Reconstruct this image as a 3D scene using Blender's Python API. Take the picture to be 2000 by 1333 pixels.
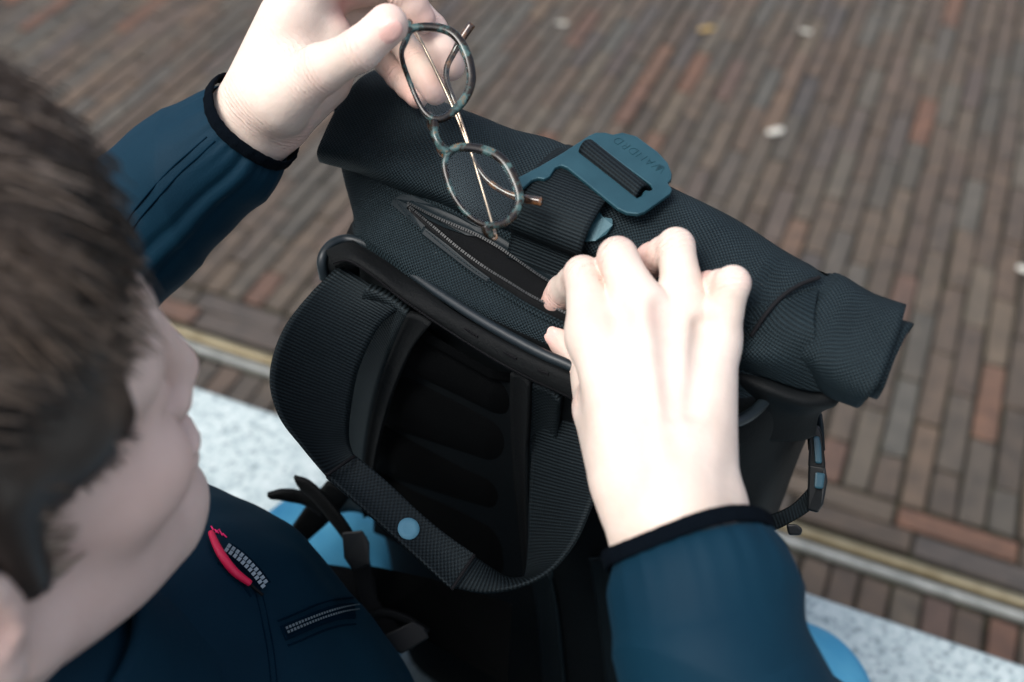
import bpy, bmesh, math, random
import numpy as np
from mathutils import Vector, Matrix
from mathutils.bvhtree import BVHTree
random.seed(7); np.random.seed(7)
SC = bpy.context.scene
for o in list(bpy.data.objects): bpy.data.objects.remove(o)

# ------------------------------------------------------------------ camera
CZ = 1.36
cd = bpy.data.cameras.new('camera'); cam = bpy.data.objects.new('camera', cd); SC.collection.objects.link(cam)
cam.location = (0, 0, CZ); cam.rotation_euler = (math.radians(45), 0, 0)
FPX = 2150.0
cd.sensor_width = 36; cd.lens = FPX / 2000 * 36; cd.clip_start = 0.02; cd.clip_end = 500
cd.dof.use_dof = True; cd.dof.focus_distance = 0.615; cd.dof.aperture_fstop = 4.0
cd.dof.aperture_blades = 9
SC.camera = cam
# ------------------------------------------------------------------ light
SUN_EL, SUN_AZ = math.radians(58), math.radians(-128)      # azimuth from +Y towards +X
w = bpy.data.worlds.new('World'); SC.world = w; w.use_nodes = True
nt = w.node_tree; nt.nodes.clear()
sky = nt.nodes.new('ShaderNodeTexSky'); sky.sky_type = 'NISHITA'; sky.sun_disc = False
sky.sun_elevation = SUN_EL; sky.sun_rotation = SUN_AZ; sky.air_density = 1.0; sky.dust_density = 4.0; sky.ozone_density = 1.0
hs = nt.nodes.new('ShaderNodeHueSaturation'); hs.inputs['Saturation'].default_value = 0.65
bg = nt.nodes.new('ShaderNodeBackground'); bg.inputs['Strength'].default_value = 0.135
wo = nt.nodes.new('ShaderNodeOutputWorld')
nt.links.new(sky.outputs[0], hs.inputs['Color']); nt.links.new(hs.outputs[0], bg.inputs['Color']); nt.links.new(bg.outputs[0], wo.inputs['Surface'])
sd = bpy.data.lights.new('sun', 'SUN'); sun = bpy.data.objects.new('sun', sd); SC.collection.objects.link(sun)
sd.energy = 1.25; sd.angle = math.radians(24); sd.color = (1.0, 0.985, 0.96)
sdir = Vector((math.sin(SUN_AZ) * math.cos(SUN_EL), math.cos(SUN_AZ) * math.cos(SUN_EL), math.sin(SUN_EL)))
sun.rotation_euler = sdir.to_track_quat('Z', 'Y').to_euler()
vs = SC.view_settings; vs.view_transform = 'Standard'; vs.look = 'None'; vs.gamma = 1.0; vs.use_curve_mapping = False
vs.exposure = 1.14

# ------------------------------------------------------------------ measuring helpers (photo pixel + distance -> place)
S2 = math.sqrt(.5)
def U(px, py, d):
    u = (px - 1000) / FPX * d; v = -(py - 666.5) / FPX * d
    return np.array([u, S2 * (v + d), CZ + S2 * (v - d)])
def Uz(px, py, z):
    a = U(px, py, 1.0) - np.array([0, 0, CZ]); return a * ((z - CZ) / a[2]) + np.array([0, 0, CZ])
A_ = math.radians(-31.5)
BW = np.array([math.cos(A_), math.sin(A_), 0]); BN = np.array([math.sin(A_), -math.cos(A_), 0]); BZ = np.array([0, 0, 1.])
B0 = np.array([.0022, .430, 0])
def L(w_, n_, z_): return B0 + BW * w_ + BN * n_ + BZ * z_
def Ln(px, py, n_):
    o = np.array([0, 0, CZ]); a = U(px, py, 1.) - o
    return o + a * ((n_ - (o - B0) @ BN) / (a @ BN))

# ------------------------------------------------------------------ object helpers
def link(o): SC.collection.objects.link(o); return o
def mkobj(name, verts, faces, mat=None, parent=None, uv=None, smooth=True, mats=None, fm=None):
    me = bpy.data.meshes.new(name); me.from_pydata([tuple(map(float, v)) for v in verts], [], [tuple(map(int, f)) for f in faces])
    if mats:
        for m in mats: me.materials.append(m)
    elif mat: me.materials.append(mat)
    if fm is not None: me.polygons.foreach_set('material_index', np.asarray(fm, dtype=np.int32))
    if uv is not None:
        lay = me.uv_layers.new(name='UVMap'); li = np.empty(len(me.loops), dtype=np.int32); me.loops.foreach_get('vertex_index', li)
        lay.data.foreach_set('uv', np.asarray(uv, dtype=np.float32)[li].ravel())
    me.polygons.foreach_set('use_smooth', [smooth] * len(me.polygons)); me.update()
    o = link(bpy.data.objects.new(name, me))
    if parent: o.parent = parent
    return o
def tag(o, label=None, cat=None, group=None, kind=None):
    if label: o['label'] = label
    if cat: o['category'] = cat
    if group: o['group'] = group
    if kind: o['kind'] = kind
    return o
def empty(name, loc, label, cat, group=None):
    o = link(bpy.data.objects.new(name, None)); o.location = tuple(map(float, loc)); o.empty_display_size = .05
    tag(o, label, cat, group); return o
def adopt(o, p):                       # parent keeping the world place
    o.parent = p; o.matrix_parent_inverse = Matrix.Translation(p.location).inverted() if p.parent is None else Matrix.Identity(4)
    return o
class MB:
    def __init__(s): s.v = []; s.f = []; s.uv = []; s.m = []
    def add(s, v, f, uv=None, m=0):
        b = len(s.v); s.v += [tuple(x) for x in v]; s.f += [tuple(int(i) + b for i in q) for q in f]
        s.uv += [tuple(x) for x in uv] if uv is not None else [(0, 0)] * len(v); s.m += [m] * len(f); return s
    def build(s, name, mat, parent=None, smooth=True):
        mats = mat if isinstance(mat, list) else [mat]
        return mkobj(name, s.v, s.f, None, parent, s.uv, smooth, mats, s.m)
def cr(P, n):                          # Catmull-Rom resample, uniform in control index
    P = np.asarray(P, float); k = len(P)
    Q = np.vstack([2 * P[0] - P[1], P, 2 * P[-1] - P[-2]])
    t = np.linspace(0, k - 1, n); i = np.minimum(t.astype(int), k - 2); f = (t - i)[:, None]
    p0, p1, p2, p3 = Q[i], Q[i + 1], Q[i + 2], Q[i + 3]
    return .5 * ((2 * p1) + (-p0 + p2) * f + (2 * p0 - 5 * p1 + 4 * p2 - p3) * f ** 2 + (-p0 + 3 * p1 - 3 * p2 + p3) * f ** 3)
def norm(v): v = np.asarray(v, float); return v / (np.linalg.norm(v, axis=-1, keepdims=True) + 1e-12)
def arclen(P): return np.concatenate([[0], np.cumsum(np.linalg.norm(np.diff(P, axis=0), axis=1))])
def grid_faces(n, m, wrapm=False, flip=False, off=0):
    f = []
    for i in range(n - 1):
        for j in range(m if wrapm else m - 1):
            a = i * m + j; b = i * m + (j + 1) % m; c = (i + 1) * m + (j + 1) % m; d = (i + 1) * m + j
            f.append((a + off, d + off, c + off, b + off) if flip else (a + off, b + off, c + off, d + off))
    return f
def tube_geo(P, r, seg=10, n=None, closed=False, flat=1.0, up=None):
    P = np.asarray(P, float); r = np.full(len(P), r) if np.isscalar(r) else np.asarray(r, float)
    if n:
        R = cr(np.column_stack([P, r]), n); P, r = R[:, :3], R[:, 3]
    T = np.roll(P, -1, 0) - np.roll(P, 1, 0) if closed else np.gradient(P, axis=0)
    T = norm(T); x = np.array(up if up is not None else ([0, 0, 1] if abs(T[0][2]) < .9 else [1, 0, 0]), float); V = []; UV = []
    al = arclen(P)
    for i in range(len(P)):
        if up is not None: x = np.array(up, float)
        x = norm(x - T[i] * (x @ T[i])); y = np.cross(T[i], x)
        for k in range(seg):
            a = 2 * math.pi * k / seg; V.append(P[i] + r[i] * (math.cos(a) * x * flat + math.sin(a) * y)); UV.append((k / seg * 2 * math.pi * r[i], al[i]))
    F = grid_faces(len(P), seg, True)
    if closed:
        o = (len(P) - 1) * seg
        F += [(o + k, o + (k + 1) % seg, (k + 1) % seg, k) for k in range(seg)]
    else:
        F += [tuple(range(seg))[::-1], tuple(range((len(P) - 1) * seg, len(P) * seg))]
    return V, F, UV
def tube(name, P, r, mat, parent=None, seg=10, n=None, closed=False, flat=1.0, up=None):
    V, F, UV = tube_geo(P, r, seg, n, closed, flat, up); return mkobj(name, V, F, mat, parent, UV)
def ribbon_geo(A, B, th=.0016, n=40, m=7, crown=0.0, wav=0.0):
    A = cr(A, n); B = cr(B, n); C = (A + B) / 2; T = norm(np.gradient(C, axis=0)); Wd = norm(B - A); Nn = norm(np.cross(Wd, T))
    ts = np.linspace(0, 1, m); al = arclen(C); wd = np.linalg.norm(B - A, axis=1); top = []; bot = []; uv = []
    for i in range(n):
        for t in ts:
            p = A[i] * (1 - t) + B[i] * t + Nn[i] * (crown * 4 * t * (1 - t) + wav * math.sin(al[i] * 60 + t * 3))
            top.append(p + Nn[i] * th / 2); bot.append(p - Nn[i] * th / 2); uv.append((t * wd[i], al[i]))
    N_ = n * m; F = grid_faces(n, m) + grid_faces(n, m, flip=True, off=N_)
    for i in range(n - 1):
        a, b = i * m, (i + 1) * m; F.append((a, b, b + N_, a + N_)); a += m - 1; b += m - 1; F.append((b, a, a + N_, b + N_))
    for j in range(m - 1):
        F.append((j + 1, j, j + N_, j + 1 + N_)); k = (n - 1) * m + j; F.append((k, k + 1, k + 1 + N_, k + N_))
    return top + bot, F, uv + uv
def ribbon(name, A, B, mat, parent=None, **k):
    V, F, UV = ribbon_geo(A, B, **k); return mkobj(name, V, F, mat, parent, UV)
def box_geo(c, X, Y, Z, bev=0.0):      # centre, three half-axis vectors; chamfered along its edges
    c, X, Y, Z = [np.asarray(q, float) for q in (c, X, Y, Z)]
    lx, ly, lz = [np.linalg.norm(q) for q in (X, Y, Z)]
    if bev <= 0:
        V = [c + sx * X + sy * Y + sz * Z for sz in (-1, 1) for sx, sy in ((-1, -1), (1, -1), (1, 1), (-1, 1))]
        return V, [(3, 2, 1, 0), (4, 5, 6, 7), (0, 1, 5, 4), (1, 2, 6, 5), (2, 3, 7, 6), (3, 0, 4, 7)]
    bx, by, bz = bev / lx, bev / ly, bev / lz; V = []
    loop = ((-1, -1 + by), (-1 + bx, -1), (1 - bx, -1), (1, -1 + by), (1, 1 - by), (1 - bx, 1), (-1 + bx, 1), (-1, 1 - by))
    inn = [(max(-1 + bx, min(1 - bx, x)), max(-1 + by, min(1 - by, y))) for x, y in loop]
    for lo, z in ((inn, -1), (loop, -1 + bz), (loop, 1 - bz), (inn, 1)):
        V += [c + x * X + y * Y + z * Z for x, y in lo]
    F = grid_faces(4, 8, True) + [tuple(range(8))[::-1], tuple(range(24, 32))]
    return V, F
def prism_geo(outline, Zv, holes=None):
    """outline: list of 3D pts, extruded by vector Zv (no holes)"""
    n = len(outline); V = list(outline) + [np.asarray(p) + Zv for p in outline]
    F = [tuple(range(n))[::-1], tuple(range(n, 2 * n))] + [(i, (i + 1) % n, n + (i + 1) % n, n + i) for i in range(n)]
    return V, F

# ------------------------------------------------------------------ materials
def mat(name, col, rough=.6, spec=.5, metal=0., sheen=0., **k):
    m = bpy.data.materials.new(name); m.use_nodes = True; b = m.node_tree.nodes['Principled BSDF']
    b.inputs['Base Color'].default_value = (*col, 1); b.inputs['Roughness'].default_value = rough
    b.inputs['Specular IOR Level'].default_value = spec; b.inputs['Metallic'].default_value = metal
    b.inputs['Sheen Weight'].default_value = sheen
    for q, v in k.items(): b.inputs[q].default_value = v
    return m
def N(m, t, **k):
    n = m.node_tree.nodes.new(t)
    for q, v in k.items():
        if q in n.inputs: n.inputs[q].default_value = v
        else: setattr(n, q, v)
    return n
def lk(m, a, b): m.node_tree.links.new(a, b)
def bsdf(m): return m.node_tree.nodes['Principled BSDF']
def math_(m, op, a, b=None):
    n = N(m, 'ShaderNodeMath', operation=op)
    for i, v in enumerate((a, b)):
        if v is None: continue
        if hasattr(v, 'links'): lk(m, v, n.inputs[i])
        else: n.inputs[i].default_value = v
    return n.outputs[0]
def noise(m, scale, detail=4, rough=.55, coord='Object'):
    tc = N(m, 'ShaderNodeTexCoord'); n = N(m, 'ShaderNodeTexNoise'); n.inputs['Scale'].default_value = scale; n.inputs['Detail'].default_value = detail; n.inputs['Roughness'].default_value = rough
    lk(m, tc.outputs[coord], n.inputs['Vector']); return n.outputs['Fac']
def ramp(m, fac, stops):
    r = N(m, 'ShaderNodeValToRGB'); e = r.color_ramp.elements
    while len(e) < len(stops): e.new(.5)
    for q, (p, c) in zip(e, stops): q.position = p; q.color = (*c, 1)
    lk(m, fac, r.inputs['Fac']); return r.outputs['Color']
def bump(m, h, strength=.3, dist=.001):
    b = N(m, 'ShaderNodeBump'); b.inputs['Strength'].default_value = strength; b.inputs['Distance'].default_value = dist
    lk(m, h, b.inputs['Height']); lk(m, b.outputs['Normal'], bsdf(m).inputs['Normal'])
def mixc(m, fac, a, b, bt='MIX'):
    x = N(m, 'ShaderNodeMix', data_type='RGBA', blend_type=bt)
    for s, v in ((x.inputs[0], fac), (x.inputs[6], a), (x.inputs[7], b)):
        if hasattr(v, 'links'): lk(m, v, s)
        elif isinstance(v, tuple): s.default_value = (*v, 1)
        else: s.default_value = v
    return x.outputs[2]
def uvw(m):
    t = N(m, 'ShaderNodeTexCoord'); s = N(m, 'ShaderNodeSeparateXYZ'); lk(m, t.outputs['UV'], s.inputs[0]); return s.outputs[0], s.outputs[1]
def weave(name, pu, pv, dark, light, rough=.5, kind='dobby', bstr=.8, gain=1.0):
    m = mat(name, dark, rough, .14, 0, .0); bsdf(m).inputs['Specular Tint'].default_value = (.75, .92, 1, 1); u, v = uvw(m)
    cu = math_(m, 'COSINE', math_(m, 'MULTIPLY', u, 2 * math.pi / pu)); cv = math_(m, 'COSINE', math_(m, 'MULTIPLY', v, 2 * math.pi / pv))
    if kind == 'dobby':
        h = math_(m, 'ADD', math_(m, 'MULTIPLY', math_(m, 'MULTIPLY', cu, cv), .5), .5)
    else:
        h = math_(m, 'ADD', math_(m, 'MULTIPLY', cv, .42), math_(m, 'ADD', math_(m, 'MULTIPLY', cu, .08), .5))
    nz = noise(m, 55, 3); hh = math_(m, 'MULTIPLY', h, math_(m, 'ADD', math_(m, 'MULTIPLY', nz, .7), .62 * gain))
    c = ramp(m, hh, [(.08, dark), (.85, light)]); c = mixc(m, ramp(m, noise(m, 420, 2, .4), [(.775, (0, 0, 0)), (.80, (.3, .3, .3))]), c, (.12, .13, .13)); lk(m, c, bsdf(m).inputs['Base Color'])
    bump(m, h, bstr, .0006); return m
M = {}
# skin
m = M['skin'] = mat('skin', (.74, .56, .47), .5, .35); b = bsdf(m)
b.inputs['Subsurface Weight'].default_value = .12; b.inputs['Subsurface Radius'].default_value = (1, .35, .2); b.inputs['Subsurface Scale'].default_value = .004
at = N(m, 'ShaderNodeAttribute', attribute_name='pink'); an = N(m, 'ShaderNodeAttribute', attribute_name='nail')
base = ramp(m, noise(m, 38, 5), [(.3, (.535, .435, .368)), (.7, (.625, .52, .448))])
cw = N(m, 'ShaderNodeAttribute', attribute_name='cw'); ax_ = N(m, 'ShaderNodeAttribute', attribute_name='axd')
c = mixc(m, at.outputs['Fac'], base, (.62, .33, .28)); c = mixc(m, math_(m, 'MULTIPLY', cw.outputs['Fac'], .30), c, (.60, .34, .28)); c = mixc(m, an.outputs['Fac'], c, (.64, .40, .35)); lk(m, c, b.inputs['Base Color'])
rr = math_(m, 'SUBTRACT', .52, math_(m, 'MULTIPLY', an.outputs['Fac'], .28)); lk(m, rr, b.inputs['Roughness'])
wob = math_(m, 'MULTIPLY', noise(m, 190, 3), 9.0)
cre = math_(m, 'POWER', math_(m, 'ADD', math_(m, 'MULTIPLY', math_(m, 'SINE', math_(m, 'ADD', math_(m, 'MULTIPLY', ax_.outputs['Fac'], 2 * math.pi / 2.3), wob)), .5), .5), 3.0)
n1 = noise(m, 260, 5, .6); n2 = noise(m, 1300, 2, .5); n0 = noise(m, 70, 3, .5)
h_ = math_(m, 'ADD', math_(m, 'ADD', math_(m, 'MULTIPLY', n1, .45), math_(m, 'MULTIPLY', n2, .22)), math_(m, 'SUBTRACT', math_(m, 'MULTIPLY', n0, 1.2), math_(m, 'MULTIPLY', math_(m, 'MULTIPLY', cw.outputs['Fac'], cre), .75)))
bump(m, h_, .55, .0009)
# hair
m = M['hair'] = mat('hair', (.07, .045, .03), .38, .5); a1 = N(m, 'ShaderNodeAttribute', attribute_name='tone')
lk(m, ramp(m, a1.outputs['Fac'], [(0, (.015, .010, .007)), (.4, (.062, .043, .031)), (.75, (.18, .13, .095)), (1, (.36, .27, .205))]), bsdf(m).inputs['Base Color'])
# jacket
m = M['jacket'] = mat('jacket_softshell', (.001, .022, .05), .7, .12, 0, .02); b = bsdf(m); b.inputs['Sheen Roughness'].default_value = .45
b.inputs['Sheen Tint'].default_value = (.25, .6, .85, 1)
lk(m, ramp(m, noise(m, 9, 4), [(.3, (.0004, .0120, .0245)), (.7, (.0005, .0175, .0330))]), b.inputs['Base Color'])
bump(m, math_(m, 'ADD', math_(m, 'MULTIPLY', noise(m, 900, 2), .3), noise(m, 22, 4)), .3, .002)
m = M['cuff'] = mat('cuff_fleece', (.0013, .0028, .005), .92, .04, 0, 0); bump(m, noise(m, 1500, 3), .8, .0012)
m = M['seam'] = mat('seam_thread', (.0004, .008, .017), .9, .03)
# jeans
m = M['jeans'] = mat('jeans', (.1, .38, .55), .85, .2); lk(m, ramp(m, noise(m, 18, 6), [(.3, (.035, .21, .36)), (.7, (.08, .30, .44))]), bsdf(m).inputs['Base Color']); bump(m, noise(m, 700, 3), .5, .001)
# backpack
M['weave'] = weave('pack_weave', .0023, .0023, (.0005, .0007, .0009), (.0118, .0200, .0242), .55)
M['webbing'] = weave('pack_webbing', .0024, .0019, (.0006, .0008, .0010), (.0064, .0098, .0116), .6, 'rib', .4)
M['grip'] = weave('pack_grip_weave', .0030, .0026, (.0008, .0011, .0013), (.0100, .0142, .0162), .55, 'dobby', .5)
m = M['tarp'] = mat('pack_tarpaulin', (.002, .003, .0036), .62, .12); bump(m, math_(m, 'ADD', noise(m, 14, 4), math_(m, 'MULTIPLY', noise(m, 900, 2), .15)), .35, .004)
m = M['piping'] = mat('pack_piping', (.007, .012, .0155), .45, .4); bump(m, noise(m, 120, 4), .2, .001)
m = M['pad'] = mat('pack_pad_mesh', (.0012, .0015, .0017), .9, .05, 0, 0); bump(m, noise(m, 1400, 2), .7, .001)
m = M['tape'] = mat('pack_binding_tape', (.0028, .0036, .004), .75, .15); bump(m, noise(m, 500, 3), .5, .001)
m = M['suede'] = mat('pocket_lining', (.003, .0035, .004), .95, .1, 0, .1); bump(m, noise(m, 300, 4), .5, .001)
m = M['rubber'] = mat('pocket_trim', (.004, .0085, .011), .5, .25); bump(m, noise(m, 200, 3), .1, .0006)
m = M['plate'] = mat('buckle_coated_metal', (.02, .105, .145), .42, .5, .35); lk(m, ramp(m, noise(m, 60, 5), [(.3, (.010, .045, .060)), (.7, (.015, .058, .075))]), bsdf(m).inputs['Base Color']); bump(m, noise(m, 900, 3), .12, .0004)
M['plate_dark'] = mat('buckle_engraving', (.006, .036, .05), .5, .4)
m = M['plastic'] = mat('black_plastic', (.004, .0055, .0065), .42, .28); bump(m, noise(m, 800, 2), .1, .0004)
M['plastic_blue'] = mat('buckle_face_plastic', (.012, .05, .07), .4, .5)
M['teeth'] = mat('zip_teeth', (.16, .20, .225), .4, .5, .3)
M['dark_teeth'] = mat('zip_teeth_dark', (.009, .012, .014), .45, .3)
M['dot'] = mat('magnet_print', (.075, .20, .27), .6, .3)
M['thread'] = mat('black_thread', (.003, .003, .004), .8, .2)
M['red'] = mat('red_cord', (.62, .01, .06), .5, .4)
M['pink'] = mat('pink_print', (.75, .02, .14), .5, .3)
# glasses
m = M['tort'] = mat('tortoiseshell', (.05, .09, .09),   .22, .3); b = bsdf(m); b.inputs['Coat Weight'].default_value = .05; b.inputs['Coat Roughness'].default_value = .05
c = ramp(m, noise(m, 130, 4, .6), [(.40, (.004, .003, .003)), (.48, (.016, .010, .006)), (.52, (.018, .034, .032)), (.60, (.045, .092, .090)), (.70, (.14, .07, .025))])
lk(m, c, b.inputs['Base Color']); b.inputs['Transmission Weight'].default_value = .06
m = M['tort_tip'] = mat('tortoise_temple_tip', (.03, .02, .015), .15, .6)
lk(m, ramp(m, noise(m, 170, 3), [(.38, (.008, .006, .005)), (.55, (.04, .022, .014)), (.68, (.16, .07, .025)), (.8, (.10, .20, .22))]), bsdf(m).inputs['Base Color'])
M['gold'] = mat('gold_wire', (.38, .29, .22), .3, .5, 1.0)
m = M['lens'] = bpy.data.materials.new('lens_glass'); m.use_nodes = True; t = m.node_tree; t.nodes.clear()
o_ = t.nodes.new('ShaderNodeOutputMaterial'); mx = t.nodes.new('ShaderNodeMixShader'); tr = t.nodes.new('ShaderNodeBsdfTransparent'); gl = t.nodes.new('ShaderNodeBsdfGlossy'); fr = t.nodes.new('ShaderNodeFresnel')
tr.inputs[0].default_value = (.93, .97, .96, 1); gl.inputs['Roughness'].default_value = 0.0; gl.inputs[0].default_value = (.75, .9, 1, 1); fr.inputs[0].default_value = 1.27
t.links.new(fr.outputs[0], mx.inputs[0]); t.links.new(tr.outputs[0], mx.inputs[1]); t.links.new(gl.outputs[0], mx.inputs[2]); t.links.new(mx.outputs[0], o_.inputs[0])
# ground
m = M['brick'] = mat('clinker_brick', (.1, .08, .07), .62, .28); b = bsdf(m)
oi = N(m, 'ShaderNodeObjectInfo'); ar = N(m, 'ShaderNodeAttribute', attribute_name='rnd')
rnd = math_(m, 'FRACT', math_(m, 'ADD', oi.outputs['Random'], ar.outputs['Fac']))
pal = ramp(m, rnd, [(0, (0.039, 0.029, 0.022)), (.14, (0.071, 0.047, 0.032)), (.28, (0.048, 0.042, 0.034)), (.42, (0.076, 0.054, 0.037)), (.55, (0.055, 0.036, 0.026)), (.66, (0.060, 0.057, 0.049)), (.76, (0.082, 0.061, 0.041)), (.86, (0.108, 0.048, 0.028)), (.93, (0.043, 0.037, 0.035)), (1.0, (0.090, 0.058, 0.040))])
tcg = N(m, 'ShaderNodeNewGeometry'); nz = N(m, 'ShaderNodeTexNoise'); nz.inputs['Scale'].default_value = 26; nz.inputs['Detail'].default_value = 6; lk(m, tcg.outputs['Position'], nz.inputs['Vector'])
pal = mixc(m, .20, pal, (.060, .046, .037))
c = mixc(m, .55, pal, ramp(m, nz.outputs['Fac'], [(.3, (.25, .25, .25)), (.7, (.85, .85, .85))]), 'OVERLAY')
nz2 = N(m, 'ShaderNodeTexNoise'); nz2.inputs['Scale'].default_value = 2.2; nz2.inputs['Detail'].default_value = 4; lk(m, tcg.outputs['Position'], nz2.inputs['Vector'])
c = mixc(m, math_(m, 'MULTIPLY', nz2.outputs['Fac'], .38), c, (.052, .058, .052)); lk(m, c, b.inputs['Base Color'])
nz3 = N(m, 'ShaderNodeTexNoise'); nz3.inputs['Scale'].default_value = 160; nz3.inputs['Detail'].default_value = 5; lk(m, tcg.outputs['Position'], nz3.inputs['Vector'])
bn = N(m, 'ShaderNodeBump'); bn.inputs['Strength'].default_value = .6; bn.inputs['Distance'].default_value = .002; lk(m, nz3.outputs['Fac'], bn.inputs['Height']); lk(m, bn.outputs[0], b.inputs['Normal'])
lk(m, ramp(m, nz.outputs['Fac'], [(.3, (.62, .62, .62)), (.7, (.88, .88, .88))]), b.inputs['Roughness'])
m = M['sand'] = mat('joint_sand', (.03, .028, .022), .95, .2); lk(m, ramp(m, noise(m, 30, 6), [(.35, (.010, .009, .007)), (.55, (.017, .016, .010)), (.7, (.026, .028, .014))]), bsdf(m).inputs['Base Color']); bump(m, noise(m, 400, 4), .8, .004)
m = M['granite'] = mat('granite', (.3, .32, .32), .6, .3); b = bsdf(m)
tc = N(m, 'ShaderNodeTexCoord'); vo = N(m, 'ShaderNodeTexVoronoi'); vo.inputs['Scale'].default_value = 230; lk(m, tc.outputs['Object'], vo.inputs['Vector'])
sv = N(m, 'ShaderNodeSeparateColor'); lk(m, vo.outputs['Color'], sv.inputs[0])
g1 = ramp(m, sv.outputs[0], [(0, (0.057, 0.087, 0.097)), (.10, (0.131, 0.174, 0.180)), (.2, (0.279, 0.339, 0.343)), (.65, (0.353, 0.409, 0.409)), (1, (0.410, 0.461, 0.458))])
g2 = ramp(m, noise(m, 85, 6, .75), [(.36, (0.164, 0.217, 0.229)), (.5, (0.328, 0.387, 0.387)), (.64, (0.426, 0.479, 0.475))])
c = mixc(m, .5, g1, g2); lk(m, c, b.inputs['Base Color']); bump(m, noise(m, 500, 3), .25, .001)
m = M['brass'] = mat('drain_metal', (.46, .38, .24), .34, .5, .85); lk(m, ramp(m, noise(m, 30, 6), [(.3, (.26, .21, .12)), (.7, (.46, .39, .25))]), bsdf(m).inputs['Base Color'])
m = M['concrete'] = mat('edge_concrete', (.38, .39, .37), .8, .3); lk(m, ramp(m, noise(m, 45, 6), [(.3, (.15, .16, .15)), (.7, (.30, .31, .29))]), bsdf(m).inputs['Base Color']); bump(m, noise(m, 260, 4), .5, .002)
M['black'] = mat('drain_dark', (.012, .011, .009), .9, .1)
M['petal'] = mat('petal', (.42, .41, .36), .7, .3); M['leaf'] = mat('yellow_leaf', (.26, .18, .07), .7, .3)

# ================================================================== the setting
e1, e2 = Uz(390, 752, .45), Uz(2000, 1296, .45); r1, r2 = Uz(410, 655, 0), Uz(2000, 1160, 0)
d2 = norm(norm((e2 - e1)) + norm(r2 - r1)); d1 = np.array([-d2[1], d2[0], 0.])
bo = float(((e1 + e2) / 2) @ d1)          # bench front edge
ro = float(((r1 + r2) / 2) @ d1)          # far lip of the drain
def G(a, b, z): return d2 * a + d1 * b + np.array([0, 0, z])
ground = mkobj('ground', [G(-60, -60, -.03), G(60, -60, -.03), G(60, 60, -.03), G(-60, 60, -.03)], [(0, 1, 2, 3)], M['sand']); tag(ground, kind='structure')
pave = mkobj('pavement', [G(-9, bo - 1.2, -.0075), G(9, bo - 1.2, -.0075), G(9, ro + 9, -.0075), G(-9, ro + 9, -.0075)], [(0, 1, 2, 3)], M['sand']); tag(pave, kind='structure')
BWD, BLN, JT = .0368, .172, .0066
def brick_mesh(k):
    V, F = box_geo((0, 0, -.02), (BLN / 2, 0, 0), (0, BWD / 2, 0), (0, 0, .02), .0022)
    rs = np.random.RandomState(k); V = [np.array(v) + rs.uniform(-.0017, .0017, 3) * np.array([1, 1, .6]) for v in V]
    me = bpy.data.meshes.new('brick'); me.from_pydata([tuple(v) for v in V], [], F); me.materials.append(M['brick']); return me
BM = [brick_mesh(k) for k in range(10)]
places = []                                # (centre a, b, along: 0 = along d2, 1 = along d1)
PW, PL = BWD + JT, BLN + JT
b = ro + .011
for k in range(2):                         # courses running beside the drain
    a = -8 + random.random() * PL
    while a < 8: places.append((a, b + BWD / 2, 0)); a += PL
    b += PW
b00 = b
for i in range(-150, 150):
    bb = b00 + (PL / 2 if i % 2 == 0 else PL / 4 - JT / 8)
    while bb < b00 + 5.2:
        places.append((i * PW + random.uniform(-.001, .001), bb, 1 if bb - BLN / 2 > b00 - .001 else 2))
        bb += PL if places[-1][2] == 1 else PL * .75
for i in range(-150, 150):                 # strip between drain and bench
    for k in range(2): places.append((i * PW + .017, ro - .052 - PL * (k + .5), 1))
def pix(p):
    q = np.asarray(p) - np.array([0, 0, CZ]); d = S2 * (q[1] - q[2]); v = S2 * (q[1] + q[2]); return 1000 + FPX * q[0] / d, 666.5 - FPX * v / d, d
def seen(p):
    x, y, d = pix(p)
    if d < .1: return 1e9
    if x < -60 or x > 2060 or y < -60 or y > 1390: return 1e6 + d
    if y > 752 + (x - 390) * .338: return 1e5 + d      # hidden under the bench
    if 640 < x < 1600 and 150 + (x - 740) * .47 < y < 1000: return 1e4 + d   # behind the bag
    if x < 200 + .55 * (y - 300) and y > 60 + x: return 1e4 + d              # behind the head
    return d
order = sorted(range(len(places)), key=lambda i: seen(G(places[i][0], places[i][1], 0)))
ang2 = math.atan2(d2[1], d2[0]); stuff = MB(); srnd = []
for rank, i in enumerate(order):
    a, b_, al = places[i]; p = G(a, b_, random.uniform(-.0022, .0016)); th = ang2 + (math.pi / 2 if al else 0) + random.uniform(-.006, .006) + (math.pi if random.random() < .5 else 0)
    tx, ty = random.uniform(-.008, .008), random.uniform(-.006, .006)
    if rank < 300:
        o = link(bpy.data.objects.new('brick', BM[random.randrange(10)])); o.location = tuple(p); o.rotation_euler = (tx, ty, th); o.parent = pave
        if al == 2: o.scale = (.5 - JT / BLN / 2, 1, 1)
    else:
        me = BM[random.randrange(10)]; mt = Matrix.Translation(tuple(p)) @ Matrix.Rotation(th, 4, 'Z') @ Matrix.Diagonal((.48 if al == 2 else 1, 1, 1, 1))
        if seen(p) > 2e6 and np.linalg.norm(p[:2]) > 4.5: continue
        stuff.add([mt @ v.co for v in me.vertices], [tuple(q.vertices) for q in me.polygons]); srnd += [random.random()] * len(me.vertices)
bs = stuff.build('brick_field', M['brick'], pave, False); bs['kind'] = 'stuff'
at_ = bs.data.attributes.new('rnd', 'FLOAT', 'POINT'); at_.data.foreach_set('value', np.array(srnd, dtype=np.float32))
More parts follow.
